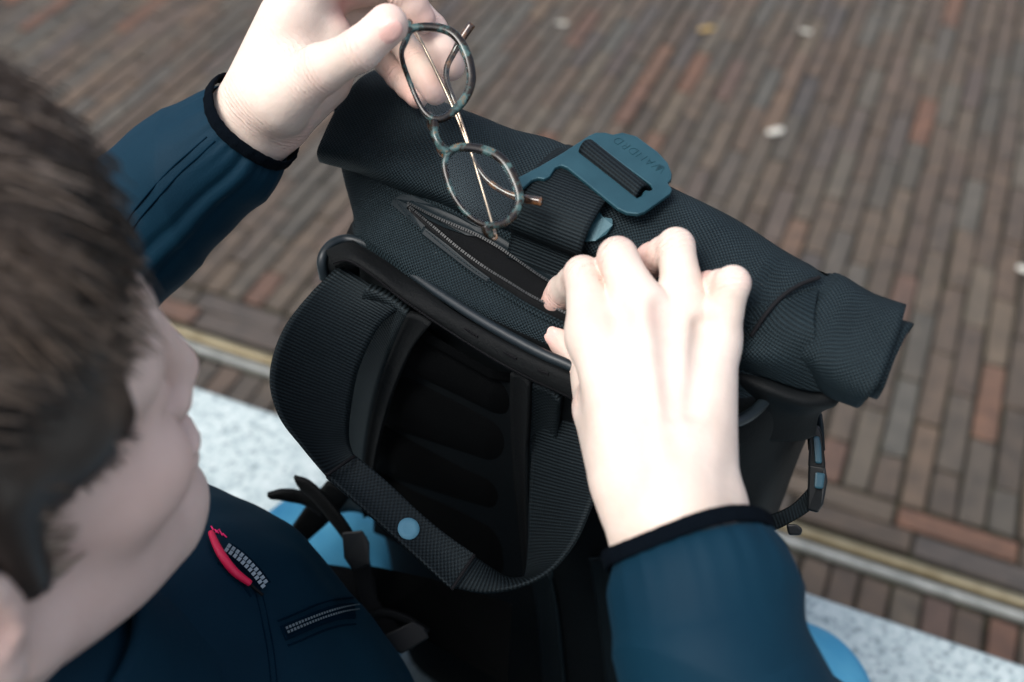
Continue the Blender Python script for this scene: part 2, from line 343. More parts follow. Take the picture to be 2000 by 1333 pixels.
# slot drain
drain = empty('slot_drain', G(.4, ro - .02, 0), 'straight brass slot drain set in brick paving along the granite bench', 'drain')
def bar(name, b0, b1, z0, z1, mt, bev=.0015):
    V, F = box_geo(G(.2, (b0 + b1) / 2, (z0 + z1) / 2), d2 * 7, d1 * (b1 - b0) / 2, np.array([0, 0, (z1 - z0) / 2]), bev)
    return adopt(mkobj(name, V, F, mt, None, None, False), drain)
bar('slot_floor', ro - .046, ro + .004, -.03, -.018, M['black'], .001)
bar('metal_lip', ro - .0225, ro - .007, -.022, .008, M['brass'], .004)
bar('edge_strip', ro - .043, ro - .030, -.022, .003, M['concrete'], .003)
# granite bench
bench = empty('granite_bench', G(.1, bo - .4, 0), 'pale speckled granite slab bench under the black backpack', 'bench')
V, F = box_geo(G(.1, bo - .36, .39), d2 * 2.6, d1 * .36, np.array([0, 0, .06]), .006); adopt(mkobj('seat_slab', V, F, M['granite'], None, None, False), bench)
V, F = box_geo(G(.1, bo - .38, .166), d2 * 2.5, d1 * .28, np.array([0, 0, .163]), .006); adopt(mkobj('plinth', V, F, M['granite'], None, None, False), bench)
# fallen petals and leaves
for k, (x, y, s, mt, lab, cat) in enumerate([(1512, 262, .019, 'petal', 'white crumpled petal on the bricks, near the middle of the paving', 'petal'), (1380, 62, .018, 'leaf', 'yellow curled leaf on the bricks at the top', 'leaf'),
        (1097, 50, .013, 'petal', 'small pale petal on the bricks right of the raised glasses', 'petal'), (1573, 65, .013, 'petal', 'small white petal on bricks near the yellow leaf, to its right', 'petal'), (1996, 530, .013, 'petal', 'white petal on the bricks at the right border', 'petal')]):
    P = Uz(x, y, .004); rs = np.random.RandomState(k); n = 9; V = []; 
    for ring in (0, .5, 1):
        for j in range(n):
            a = 2 * math.pi * j / n; r = s * ring * (1 + .35 * math.sin(2 * a + k)) * rs.uniform(.8, 1.1); V.append(P + np.array([r * math.cos(a), r * math.sin(a) * .65, .002 + s * .5 * ring ** 2 * rs.uniform(.2, 1)]))
    o = mkobj('fallen_' + cat, V, grid_faces(3, n, True), M[mt]); sm = o.modifiers.new('s', 'SOLIDIFY'); sm.thickness = .0012
    tag(o, lab, cat, 'petals and leaves fallen on the bricks')

# ================================================================== backpack
VW = lambda p: norm(np.array([0, 0, CZ]) - p)
bag = empty('backpack', L(0, -.075, .45), 'black roll-top backpack standing on the granite bench', 'backpack')
bp = lambda o: adopt(o, bag)
def sstep(x): x = np.clip(x, 0, 1); return x * x * (3 - 2 * x)
def fbm(p, s):                              # cheap smooth wobble from sines
    p = np.asarray(p) * s
    return (math.sin(p[0] * 1.7 + 1.3 * math.sin(p[1] * 1.1 + .5)) * .5 + math.sin(p[1] * 2.3 + p[2] * 1.9 + 1.7 * math.sin(p[0] * .7)) * .3 + math.sin(p[2] * 3.1 - p[0] * 2.2 + 2) * .2)
LV = [(.452, .120, .066, -.072, 5), (.47, .131, .077, -.074, 5), (.60, .135, .082, -.077, 5), (.78, .146, .086, -.080, 4), (.885, .152, .084, -.080, 3.6), (.918, .150, .077, -.076, 3.6), (.9345, .142, .069, -.070, 3.5),
      (.943, .143, .057, -.064, 3.2), (.953, .159, .043, -.065, 2.8), (.962, .169, .033, -.067, 2.5), (.972, .173, .026, -.068, 2.4), (.985, .172, .015, -.068, 2.3)]
LVc = cr(np.array(LV), 70); K = 128; V = []; UV = []; prev = None; vv = 0
for i, (z, a, b_, nc, e) in enumerate(LVc):
    ring = []
    for k in range(K):
        t = 2 * math.pi * k / K; c, s = math.cos(t), math.sin(t)
        w_ = a * math.copysign(abs(c) ** (2 / e), c); n_ = nc - b_ * math.copysign(abs(s) ** (2 / e), s)
        wob = .004 * fbm((w_, n_, z), 22) * (1 if z < .93 else .5)
        ring.append(L(w_ * (1 + wob * 2), n_ + wob * .6, z + (.004 * fbm((w_, n_, z), 30) if .94 < z < .97 else 0)))
    al = arclen(np.array(ring + ring[:1]))[:-1]
    if prev is not None: vv += np.linalg.norm(np.array(ring) - np.array(prev), axis=1).mean()
    UV += [((np.asarray(q) - B0) @ BW, vv) for q in ring]; V += ring; prev = ring
F = grid_faces(70, K, True, True); fm = [0 if LVc[i // K][0] > .9365 else 1 for i in range(len(F))]
F.append(tuple(range(K))); fm.append(1)
body = bp(mkobj('bag_body', V, F, None, None, UV, True, [M['weave'], M['tarp']], fm))
# rolled top
def roll_c(w_):
    r = sstep((w_ - .02) / .17); l = sstep((-w_ - .08) / .1)
    return -.066 - .004 * l + .011 * r, .983 - .016 * r + .001 * l, .0325 + .005 * l - .0055 * r, .0140 + .0035 * r
NS, NR = 120, 110; V = []; UV = []; ws = np.linspace(-.161, .186, NS)
for i, w_ in enumerate(ws):
    nc, zc, an, az = roll_c(w_); ring = []
    for k in range(NR):
        t = k / (NR - 1); ph = math.radians(-118) + 2 * math.pi * 1.85 * t; sc = 1 - .27 * t
        wq = w_ - .126 - .016 * math.sin(ph - .6); st = (.0034 * sstep(wq / .004) - .0016 * math.exp(-(wq / .005) ** 2)) * (t < .6) - .0030 * math.exp(-((w_ - .152 + .006 * math.sin(ph)) / .0075) ** 2) * max(0, math.cos(ph + .35)) ** 2 * (t < .62)
        wr = (.0012 * fbm((w_ * 2.2, math.cos(ph) * .05, math.sin(ph) * .05), 30) + .0016 * sstep((-w_ - .12) / .06) * math.sin(ph * 3 + w_ * 60))
        wedge = w_ - (.0055 - .002 * math.sin(ph + .5)) * sstep((w_ - .145) / .04) * (1 - sstep((t - .50) / .10)) + (.0025 * math.sin(ph * 1.0) + .0012 * math.sin(2.2 * ph)) * (sstep((w_ - .15) / .04) + sstep((-w_ - .14) / .04))
        cs, sn = math.cos(ph), math.sin(ph); ex_ = .72; qx = (an * sc + st + wr) * math.copysign(abs(cs) ** ex_, cs); qz = (az * sc + st + wr) * math.copysign(abs(sn) ** ex_, sn)
        ring.append(L(wedge, nc + qx * .94 + qz * .34, zc - qx * .34 + qz * .94))
    al = arclen(np.array(ring)); V += ring; UV += [(w_, q) for q in al]
roll = bp(mkobj('roll_top', V, grid_faces(NS, NR, False, True), M['weave'], None, UV)); sm = roll.modifiers.new('s', 'SOLIDIFY'); sm.thickness = .0014; sm.offset = -1
def bvh_of(o):
    me = o.data; mw = o.matrix_world if o.parent is None else Matrix.Identity(4)
    return BVHTree.FromPolygons([v.co[:] for v in me.vertices], [tuple(p.vertices) for p in me.polygons])
BV = [bvh_of(body), bvh_of(roll)]
def hit(px, py, trees, off=0.0, dflt=.6):
    o = Vector((0, 0, CZ)); d = (Vector(U(px, py, 1.)) - o).normalized(); best = None
    for t in trees:
        h, n, i, dist = t.ray_cast(o, d)
        if h is not None and (best is None or dist < best[1]): best = (h, dist, n if n.dot(d) < 0 else -n)
    if best is None: return U(px, py, dflt)
    return np.array(best[0] + best[2] * off)
def patch(name, net, mt, n=40, m=40, th=.0014):
    net = np.array([[U(*q) if len(q) == 3 else hit(q[0], q[1], BV, .0022) for q in row] for row in net])
    rows_ = np.stack([cr(r, m) for r in net]); full = np.stack([cr(rows_[:, j], n) for j in range(m)], 1)
    uu = np.concatenate([np.zeros((n, 1)), np.cumsum(np.linalg.norm(np.diff(full, axis=1), axis=2), 1)], 1); vv_ = np.concatenate([np.zeros((1, m)), np.cumsum(np.linalg.norm(np.diff(full, axis=0), axis=2), 0)], 0)
    o = mkobj(name, full.reshape(-1, 3), grid_faces(n, m), mt, None, np.stack([uu.ravel(), vv_.ravel()], 1)); q = o.modifiers.new('s', 'SOLIDIFY'); q.thickness = th; q.offset = 0; return bp(o)
patch('side_wing', [[(1452, 598), (1510, 592), (1562, 578), (1594, 566)], [(1440, 650), (1500, 648), (1556, 645), (1590, 640)], [(1436, 690, .556), (1500, 700, .549), (1566, 706, .545), (1608, 712, .545)], [(1434, 715, .568), (1500, 738, .562), (1576, 762, .558), (1648, 764, .556)]], M['weave'])
patch('side_gusset', [[(1430, 700, .574), (1500, 728, .568), (1576, 752, .564), (1646, 764, .5575)], [(1430, 735, .568), (1500, 765, .562), (1575, 790, .560), (1632, 790, .562)], [(1428, 780, .578), (1500, 800, .576), (1560, 812, .576), (1600, 808, .578)], [(1428, 850, .590), (1500, 860, .590), (1560, 860, .590), (1592, 850, .590)]], M['tarp'])
bp(tube('fold_seam', [hit(x, y, BV, .0036) for x, y in ((1594, 549), (1562, 561), (1528, 583), (1497, 614), (1470, 650))], .0011, M['thread'], None, 6, 40))
# piped rim of the back panel
ZR = .9376
pip = [Uz(634, 545, .922), Uz(629, 508, ZR - .004)] + [Uz(x, y, ZR) for x, y in ((645, 480), (676, 468), (712, 477), (765, 508), (850, 568), (950, 632), (1050, 687), (1115, 716))] + [L(.085, .010, ZR), L(.115, .006, ZR - .001), L(.132, -.012, ZR - .003), L(.137, -.05, ZR - .005)]
bp(ribbon('rim_corner', [Uz(636, 556, .905), Uz(631, 512, .929), Uz(647, 486, .9355), Uz(684, 472, .9360)], [Uz(700, 580, .905), Uz(700, 545, .922), Uz(702, 520, .930), Uz(712, 494, .934)], M['tarp'], None, th=.004, n=30, m=8, crown=.003))
bp(tube('rim_piping', pip, .0031, M['piping'], None, 12, 120))
lowb = [Ln(x, y, .012) for x, y in ((652, 520), (690, 512), (735, 540), (790, 585), (870, 640), (960, 697), (1040, 740), (1115, 775))] + [L(.085, .014, .917), L(.13, .006, .917)]
upb = [Uz(x, y, ZR - .001) + BN * .004 for x, y in ((648, 487), (690, 474), (745, 500), (800, 536), (880, 590), (965, 643), (1045, 687), (1115, 719))] + [L(.085, .013, ZR - .001), L(.13, .004, ZR - .001)]
V, F, UV_ = ribbon_geo(upb, lowb, .004, 90, 9, .003); bp(mkobj('rim_band', V, F, M['tape'], None, UV_))
mb = MB()                                    # stitches along the band
uu, ll = cr(upb, 150), cr(lowb, 150)
for i in range(6, 148):
    for f_, gap in ((.86, 0), (.30, 1)):
        if gap and (i // 5) % 3: continue
        p = uu[i] * (1 - f_) + ll[i] * f_ + BN * .0042 + BZ * .0022; q = norm(uu[i + 1] - uu[i])
        mb.add(*box_geo(p, q * .0009, BN * .0004, BZ * .0004 if not gap else BZ * .0008))
bp(mb.build('stitching', M['thread'], None, False))
# padded back panel
cols = 46; rows = 90; V = []; UV_ = []
lt = cr([Ln(x, y, .004) for x, y in ((815, 622), (775, 700), (735, 820), (722, 920), (720, 1050))], rows); rt = cr([Ln(x, y, .004) for x, y in ((1010, 735), (1010, 820), (1015, 920), (1022, 1020), (1030, 1160))], rows)
for i in range(rows):
    for j in range(cols):
        t = j / (cols - 1); p = lt[i] * (1 - t) + rt[i] * t; s = i / rows
        ed = min(1, 5 * t, 5 * (1 - t)); y = (s - .06) * 4.3; puff = abs(math.sin(math.pi * y)) ** .45 if y > 0 else 1
        V.append(p + BN * (-.006 + .011 * puff * ed ** .5)); UV_.append((t * .06, s * .2))
bp(mkobj('back_pad', V, grid_faces(rows, cols, False, True), M['pad'], None, UV_))
def nrib(name, A, B, n_, mt, th=.003, crown=.001, n=40): return bp(ribbon(name, [Ln(x, y, n_) for x, y in A], [Ln(x, y, n_) for x, y in B], mt, None, th=th, crown=crown, n=n))
nrib('pad_binding', [(798, 612), (768, 680), (735, 780), (715, 900), (712, 1010)], [(842, 632), (800, 690), (760, 790), (732, 905), (725, 1010)], .014, M['tape'], .004, .002)
nrib('pad_binding', [(1000, 726), (1000, 800), (1004, 900), (1012, 1000), (1024, 1130)], [(1036, 746), (1034, 820), (1030, 900), (1031, 1000), (1036, 1130)], .012, M['tape'], .004, .002)
nrib('shoulder_strap', [(720, 560), (672, 660), (650, 770), (645, 880), (660, 1000)], [(804, 614), (772, 680), (738, 785), (718, 900), (714, 1000)], .010, M['grip'], .006, .003)
nrib('shoulder_strap', [(1034, 744), (1032, 830), (1030, 900), (1030, 1000), (1034, 1120)], [(1096, 776), (1090, 850), (1086, 940), (1080, 1040), (1080, 1130)], .008, M['grip'], .006, .003)
nrib('webbing_tape', [(1040, 1130), (1050, 1200), (1060, 1340), (1080, 1480)], [(1075, 1120), (1090, 1200), (1105, 1340), (1120, 1480)], .010, M['webbing'], .003)
nrib('webbing_tape', [(1150, 1090), (1165, 1180), (1180, 1300), (1195, 1450)], [(1195, 1090), (1212, 1180), (1228, 1300), (1240, 1450)], .010, M['webbing'], .003)
# carry handle
PD = lambda l: [U(*q) for q in l]
hA = [(665, 518, .645), (602, 578, .635), (551, 650, .625), (528, 735, .620), (545, 810, .620), (590, 872, .622), (640, 934, .625)]
hB = [(786, 597, .630), (738, 642, .642), (700, 720, .650), (685, 790, .652), (680, 838, .648), (682, 868, .640), (692, 893, .632)]
handle = bp(ribbon('carry_handle', PD(hA), PD(hB), M['webbing'], None, th=.0022, n=70, m=14, crown=.003))
gA = [(636, 930, .624), (700, 986, .615), (760, 1041, .61), (820, 1096, .605), (882, 1152, .601)]; gB = [(692, 892, .632), (755, 944, .622), (815, 1000, .617), (870, 1045, .612), (927, 1084, .607)]
A3, B3 = PD(gA), PD(gB)
V, F, UV_ = ribbon_geo(A3, B3, .0055, 60, 14, .0025, .0006); grip = bp(mkobj('handle_grip', V, F, M['grip'], None, UV_))
bp(ribbon('carry_handle', PD([(880, 1148, .603), (950, 1158, .602), (1022, 1143, .602), (1078, 1112, .603), (1122, 1060, .604), (1150, 1000, .605), (1172, 940, .606), (1190, 860, .610), (1202, 800, .614)]),
          PD([(926, 1086, .609), (962, 1112, .612), (1000, 1136, .618), (1026, 1128, .632), (1034, 1060, .645), (1036, 980, .648), (1040, 900, .645), (1045, 820, .636), (1050, 748, .626)]), M['webbing'], None, th=.0022, n=80, m=14, crown=-.002))
gbv = bvh_of(grip); c0 = hit(798, 1034, [gbv], .0007); e_x = norm(hit(820, 1034, [gbv], .0007) - c0); e_y = norm(hit(798, 1014, [gbv], .0007) - c0); V = [c0]; 
for rr_ in (.5, 1.0):
    V += [hit(798 + 21.5 * rr_ * math.cos(2 * math.pi * k / 40), 1034 + 21.5 * rr_ * math.sin(2 * math.pi * k / 40), [gbv], .0007) for k in range(40)]
F = [(0, 1 + k, 1 + (k + 1) % 40) for k in range(40)] + [(1 + k, 41 + k, 41 + (k + 1) % 40, 1 + (k + 1) % 40) for k in range(40)]
o = bp(mkobj('magnet_dot', V, F, M['dot'])); s_ = o.modifiers.new('s', 'SOLIDIFY'); s_.thickness = .0012; s_.offset = 0; o['label'] = 'round pale blue magnet dot on the handle grip'
for f_ in (.0, 1.0):                         # seams at both ends of the grip
    a, b_ = (A3[0], B3[0]) if f_ == 0 else (A3[-1], B3[-1]); nn = norm(np.array([0, 0, CZ]) - a)
    bp(tube('grip_seam', [a + nn * .004, (a + b_) / 2 + nn * .0058, b_ + nn * .004], .0009, M['thread'], None, 6, 12))
# zipped pocket in the top
SU = BV
zl = [(806, 410), (850, 447), (900, 489), (950, 527), (1000, 560), (1040, 584), (1085, 607), (1140, 632)]
zu = [(806, 402), (850, 425), (890, 441), (935, 460), (978, 484), (1012, 509), (1052, 539), (1095, 566)]
H = lambda l, off: [hit(x, y, SU, off) for x, y in l]
bp(ribbon('pocket_lining', H(zl, .0012), H(zu, .0012), M['suede'], None, th=.0008, n=60, m=12, crown=-.0005))
bp(ribbon('zip_tape', H([(x - 5, y + 17) for x, y in zl], .0012), H([(x, y - 1) for x, y in zl], .0046), M['suede'], None, th=.0016, n=70, m=5, crown=.001))
bp(ribbon('zip_lip', H([(x - 4, y + 26) for x, y in zl], .0012), H([(x - 3, y + 15) for x, y in zl], .0032), M['weave'], None, th=.0016, n=70, m=5, crown=.001))
bp(ribbon('zip_lip', H([(x, y + 1) for x, y in zu], .0044), H([(x + 8, y - 19) for x, y in zu], .0020), M['rubber'], None, th=.0016, n=70, m=5, crown=.0012))
def teeth(path, up_off, name, par, mt, step=.0016, sz=(.0005, .0008, .0006)):
    P = cr(path, 400); al = arclen(P); mb = MB(); q = 0
    while q < al[-1]:
        i = min(int(np.searchsorted(al, q)), 398); t = norm(P[i + 1] - P[i]); vd = norm(np.array([0, 0, CZ]) - P[i]); sd_ = np.cross(vd, t)
        mb.add(*box_geo(P[i] + vd * up_off, t * sz[0], sd_ * sz[1], vd * sz[2])); q += step
    o = mb.build(name, mt, None, False); o['kind'] = 'stuff'; return adopt(o, par) if par else o
teeth(H([(x, y - 1) for x, y in zl], .0055), .0003, 'zip_teeth', bag, M['dark_teeth']); teeth(H([(x, y + 1) for x, y in zu], .0052), .0003, 'zip_teeth', bag, M['dark_teeth'])
ol = [(770, 404), (776, 392), (792, 381), (812, 384), (850, 402), (900, 424), (945, 447), (946, 466), (915, 462), (872, 448), (842, 434), (812, 410), (803, 404), (800, 412), (812, 424), (835, 446), (828, 452), (800, 430)]
V = H(ol, .0034); n = len(V); V2 = H(ol, .0008); bp(mkobj('zip_garage', V + V2, [tuple(range(n))] + [(i, n + i, n + (i + 1) % n, (i + 1) % n) for i in range(n)], M['rubber'], None, None, False))
bp(ribbon('pocket_trim', H([(832, 446), (880, 482), (925, 520), (962, 548)], .0030), H([(824, 458), (868, 492), (915, 528), (955, 555)], .0020), M['rubber'], None, th=.0014, n=30))
# closing strap over the roll
def strap_path(w_, ex):
    nc, zc, an, az = roll_c(w_); P = [L(w_, -.0285, .9600), L(w_, -.0315, .966)]
    for dg in (-30, 0, 35, 65, 95, 125, 155, 180): P.append(L(w_, nc + (an + ex) * math.cos(math.radians(dg)), zc + (az + ex) * math.sin(math.radians(dg))))
    return P + [L(w_, -.118, .945), L(w_, -.155, .90), L(w_, -.163, .80)]
bp(ribbon('closing_strap', strap_path(-.0235, .0042), strap_path(.0225, .0042), M['webbing'], None, th=.0022, n=90, m=14))
SB = [bvh_of(bag.children[-1])]
for k in range(2):
    a_, b_ = np.array((1058, 352 + 9 * k)), np.array((1192, 438 + 9 * k)); mb = MB()
    for t in np.linspace(.04, .96, 26):
        q = a_ * (1 - t) + b_ * t; p = hit(q[0], q[1], SB, .0003); p2 = hit(q[0] + 3, q[1] + 2, SB, .0003); mb.add(*box_geo((p + p2) / 2, (p2 - p) * .5, norm(np.cross(p2 - p, VW(p))) * .0004, VW(p) * .0003))
    bp(mb.build('strap_stitching', M['thread'], None, False))
# hook buckle
PZ = 1.0045
def plate_pt(px, py): 
    p = Uz(px, py, PZ); q = p - B0; n_ = q @ BN
    return Uz(px, py, PZ - .10 * (n_ + .075))
outl = [(1008, 352), (1050, 330), (1100, 301), (1150, 268), (1164, 262), (1182, 262), (1197, 266), (1216, 262), (1243, 269), (1285, 300), (1304, 321), (1312, 342), (1311, 353), (1304, 360), (1308, 366), (1313, 373), (1309, 381), (1260, 416), (1245, 421), (1224, 419), (1205, 410), (1150, 365), (1108, 331), (1096, 326), (1085, 330), (1074, 347), (1063, 353), (1051, 351), (1040, 354), (1018, 373), (1000, 372)]
slot = [(1131, 301), (1134, 291), (1146, 283), (1160, 283), (1172, 290), (1220, 327), (1270, 364), (1275, 373), (1268, 376), (1261, 374), (1256, 378), (1252, 386), (1244, 390), (1236, 384), (1190, 347)]
bm = bmesh.new()
for loop in (outl, slot):
    vs_ = [bm.verts.new(plate_pt(*q)) for q in loop]; [bm.edges.new((vs_[i], vs_[(i + 1) % len(vs_)])) for i in range(len(vs_))]
bmesh.ops.triangle_fill(bm, edges=bm.edges[:], use_beauty=True, use_dissolve=False); bmesh.ops.recalc_face_normals(bm, faces=bm.faces)
me = bpy.data.meshes.new('hook_buckle'); bm.to_mesh(me); bm.free(); me.materials.append(M['plate']); buckle = bp(link(bpy.data.objects.new('hook_buckle', me))); buckle['label'] = 'teal flat metal hook buckle on the closing strap'
s_ = buckle.modifiers.new('s', 'SOLIDIFY'); s_.thickness = .0024; s_.offset = 0; bv_ = buckle.modifiers.new('b', 'BEVEL'); bv_.width = .0006; bv_.segments = 2; bv_.limit_method = 'ANGLE'
tab = [(1197, 434), (1198, 446), (1186, 463), (1166, 473), (1146, 474), (1139, 469), (1150, 452), (1130, 425), (1160, 405), (1180, 431)]
V = H(tab, .0035); n = len(V); V2 = H(tab, .0012); bp(mkobj('hook_tip', V + V2, [tuple(range(n))] + [(i, n + i, n + (i + 1) % n, (i + 1) % n) for i in range(n)], M['plate'], None, None, False))
up_ = BZ
def pz(px, py, h): return plate_pt(px, py) + BZ * h
bp(ribbon('strap_loop', [pz(1132, 304, -.003), pz(1133, 296, .0015), pz(1142, 287, .0032), pz(1155, 283, .002), pz(1163, 284, -.003)], [pz(1240, 390, -.003), pz(1244, 385, .0015), pz(1253, 376, .0032), pz(1263, 370, .002), pz(1272, 365, -.003)], M['webbing'], None, th=.002, n=24, m=14))
cu = bpy.data.curves.new('lettering', 'FONT'); cu.body = 'WANDRD'; cu.size = .0078; cu.extrude = .0002; cu.offset = -.00028; cu.space_character = 1.12; cu.align_x = 'CENTER'; cu.align_y = 'CENTER'
to = link(bpy.data.objects.new('lettering_curve', cu)); bpy.context.view_layer.update(); me = bpy.data.meshes.new_from_object(to.evaluated_get(bpy.context.evaluated_depsgraph_get())); bpy.data.objects.remove(to)
me.materials.clear(); me.materials.append(M['plate_dark']); txt = link(bpy.data.objects.new('lettering', me))
cx = norm(plate_pt(1208, 276) - plate_pt(1292, 332)); nz_ = norm(np.cross(plate_pt(1240, 340) - plate_pt(1100, 310), plate_pt(1200, 270) - plate_pt(1100, 310))); nz_ = nz_ if nz_[2] > 0 else -nz_; cy = np.cross(nz_, cx)
pc = plate_pt(1249, 306) + nz_ * .0013
txt.matrix_world = Matrix(((cx[0], cy[0], nz_[0], pc[0]), (cx[1], cy[1], nz_[1], pc[1]), (cx[2], cy[2], nz_[2], pc[2]), (0, 0, 0, 1)))
txt.parent = buckle; txt.matrix_parent_inverse = Matrix.Translation(bag.location).inverted() @ Matrix.Identity(4) if False else (Matrix.Identity(4)); txt['label'] = 'engraved capital letters on the metal buckle'
# side-release buckle at the right side
sb = bp(mkobj('side_strap', *ribbon_geo(PD([(1577, 800, .640), (1578, 830, .632), (1582, 880, .628)]), PD([(1604, 806, .632), (1606, 832, .624), (1608, 880, .620)]), .003, 14, 6)[:2], M['webbing']))
def slab(name, pts, d0, d1_, mt, th, par=None):
    V = [U(x, y, d) for x, y, d in pts]; vd = norm(np.array([0, 0, CZ]) - V[0]); n = len(V)
    o = mkobj(name, [v + vd * th / 2 for v in V] + [v - vd * th / 2 for v in V], [tuple(range(n)), tuple(range(n, 2 * n))[::-1]] + [(i, n + i, n + (i + 1) % n, (i + 1) % n) for i in range(n)], mt, None, None, False)
    b_ = o.modifiers.new('b', 'BEVEL'); b_.width = .0012; b_.segments = 2; b_.limit_method = 'ANGLE'
    return adopt(o, par or bag)
D = .622
slab('buckle_socket', [(1582, 842, D), (1588, 830, D), (1600, 832, D), (1606, 850, D - .002), (1612, 905, D - .002), (1612, 918, D), (1578, 912, D + .004)], 0, 0, M['plastic'], .010)
slab('buckle_clip', [(1579, 908, D + .004), (1612, 912, D), (1616, 940, D), (1608, 985, D), (1598, 1002, D), (1576, 996, D + .006)], 0, 0, M['plastic'], .011)
slab('buckle_face', [(1588, 852, D - .006), (1600, 852, D - .006), (1604, 872, D - .006), (1606, 906, D - .006), (1592, 906, D - .006)], 0, 0, M['plastic_blue'], .003)
slab('buckle_face', [(1592, 922, D - .0065), (1612, 925, D - .0065), (1608, 956, D - .0065), (1590, 954, D - .0065)], 0, 0, M['plastic_blue'], .003)
bp(ribbon('side_strap', PD([(1592, 930, .626), (1572, 962, .630), (1545, 988, .632), (1505, 1006, .635), (1470, 1010, .640)]), PD([(1604, 975, .626), (1584, 995, .630), (1552, 1016, .632), (1516, 1034, .635), (1480, 1042, .640)]), M['webbing'], None, th=.003, n=30, m=8))
slab('strap_end', [(1535, 1024, .628), (1556, 1024, .626), (1568, 1034, .626), (1564, 1046, .626), (1540, 1046, .628)], 0, 0, M['plastic'], .008)
# loose straps beside the left thigh
def lr(name, A, B, mt='tape', th=.0024, n=30): return bp(ribbon(name, PD(A), PD(B), M[mt], None, th=th, n=n, m=7, crown=.001))
lr('loose_strap', [(522, 966, .74), (552, 958, .74), (590, 962, .745), (640, 985, .75)], [(536, 972, .75), (566, 978, .75), (598, 986, .755), (630, 1008, .76)], th=.003)
lr('loose_strap', [(575, 930, .72), (610, 945, .72), (660, 1000, .725), (698, 1060, .735), (705, 1110, .74)], [(592, 958, .73), (612, 976, .73), (644, 1015, .735), (682, 1070, .74), (690, 1115, .745)])
lr('loose_strap', [(530, 1068, .80), (566, 1035, .79), (598, 990, .78), (640, 940, .76)], [(560, 1092, .80), (604, 1052, .80), (650, 1010, .79), (690, 960, .77)])
lr('loose_strap', [(590, 1096, .78), (640, 1104, .775), (690, 1112, .77), (735, 1128, .76)], [(575, 1170, .76), (640, 1180, .755), (690, 1200, .75), (740, 1216, .75)])
lr('loose_strap', [(684, 1050, .73), (690, 1110, .735), (700, 1170, .735), (740, 1240, .73), (800, 1270, .72)], [(716, 1048, .735), (724, 1110, .74), (736, 1166, .74), (770, 1215, .735), (822, 1240, .725)])
lr('loose_strap', [(700, 1215, .72), (740, 1190, .72), (790, 1200, .72), (840, 1230, .72)], [(705, 1228, .722), (742, 1206, .722), (786, 1216, .722), (830, 1246, .722)])
slab('ladder_buckle', [(668, 1040, .722), (708, 1036, .722), (722, 1060, .722), (722, 1104, .722), (690, 1116, .724), (672, 1090, .724)], 0, 0, M['plastic'], .007)
slab('ladder_buckle', [(752, 1240, .712), (806, 1214, .712), (828, 1226, .712), (838, 1246, .712), (784, 1278, .712), (760, 1266, .712)], 0, 0, M['plastic'], .007)
slab('shade_slab', [(700, 1100, .78), (840, 1130, .72), (1000, 1180, .70), (990, 1340, .72), (810, 1236, .76), (740, 1200, .77)], 0, 0, M['pad'], .008)  # black slab added to stand in for the deep shadow below the grip

# ================================================================== glasses
GD = lambda x, y: .576 - .00006 * (y - 100)      # plane of the lenses, nearly facing the light
gl_root = empty('eyeglasses', U(895, 255, .58), 'tortoiseshell eyeglasses with gold wire temples held up by the thumb', 'eyeglasses')
def close_cr(P, n):
    P = list(P); Q = cr(np.array(P[-2:] + P + P[:3]), (len(P) + 4) * 24 + 1); Q = Q[48:48 + len(P) * 24]; i = np.linspace(0, len(Q), n, endpoint=False).astype(int); Q = Q[i]
    for _ in range(14): Q = Q * .5 + (np.roll(Q, 1, 0) + np.roll(Q, -1, 0)) * .25
    return Q
lensU = [(798, 50), (830, 46), (873, 50), (898, 68), (916, 97), (926, 133), (928, 162), (918, 191), (902, 212), (877, 234), (855, 243), (834, 234), (816, 212), (794, 162), (781, 126), (777, 97), (785, 83), (792, 65)]
lensL = [(877, 288), (895, 282), (931, 283), (967, 294), (989, 310), (1007, 339), (1021, 378), (1021, 400), (1012, 423), (992, 441), (963, 449), (934, 443), (909, 425), (888, 400), (873, 371), (864, 335), (862, 310)]
def shrink(P, d): P = np.array(P, float); c = P.mean(0); v = P - c; l = np.linalg.norm(v, axis=1, keepdims=True); return [tuple(q) for q in c + v * (l - d) / l]
lensU, lensL = shrink(lensU, 6.5), shrink(lensL, 6.5)
for Lp in (lensU, lensL):
    P = close_cr([U(x, y, GD(x, y)) for x, y in Lp], 96); c = P.mean(0); Nn = norm(np.cross(P[24] - P[0], P[48] - P[0])); Nn = Nn if Nn @ (np.array([0, 0, CZ]) - c) > 0 else -Nn
    V = []; T = norm(np.roll(P, -1, 0) - np.roll(P, 1, 0))
    for i in range(96):
        O = norm(np.cross(T[i], Nn)); O = O if O @ (P[i] - c) > 0 else -O; wdt = .0019 + .0006 * math.sin(2 * math.pi * i / 96)
        for a in range(10):
            t = 2 * math.pi * a / 10; cs, sn = math.cos(t), math.sin(t); V.append(P[i] + O * wdt * math.copysign(abs(cs) ** .6, cs) + Nn * .0020 * math.copysign(abs(sn) ** .6, sn))
    F = grid_faces(96, 10, True) + [(950 + k, 950 + (k + 1) % 10, (k + 1) % 10, k) for k in range(10)]
    rim = adopt(mkobj('rim', V, F, M['tort']), gl_root)
    V = [c + Nn * .0003]
    for s in (.35, .7, 1.0): V += [c + (p - c) * s * .99 + Nn * (.0003 * (1 - s * s)) for p in P]
    n = 96; F = [(0, 1 + k, 1 + (k + 1) % n) for k in range(n)]
    for r in range(2): F += [(1 + r * n + k, 1 + (r + 1) * n + k, 1 + (r + 1) * n + (k + 1) % n, 1 + r * n + (k + 1) % n) for k in range(n)]
    le = adopt(mkobj('lens', V, F, M['lens']), gl_root)
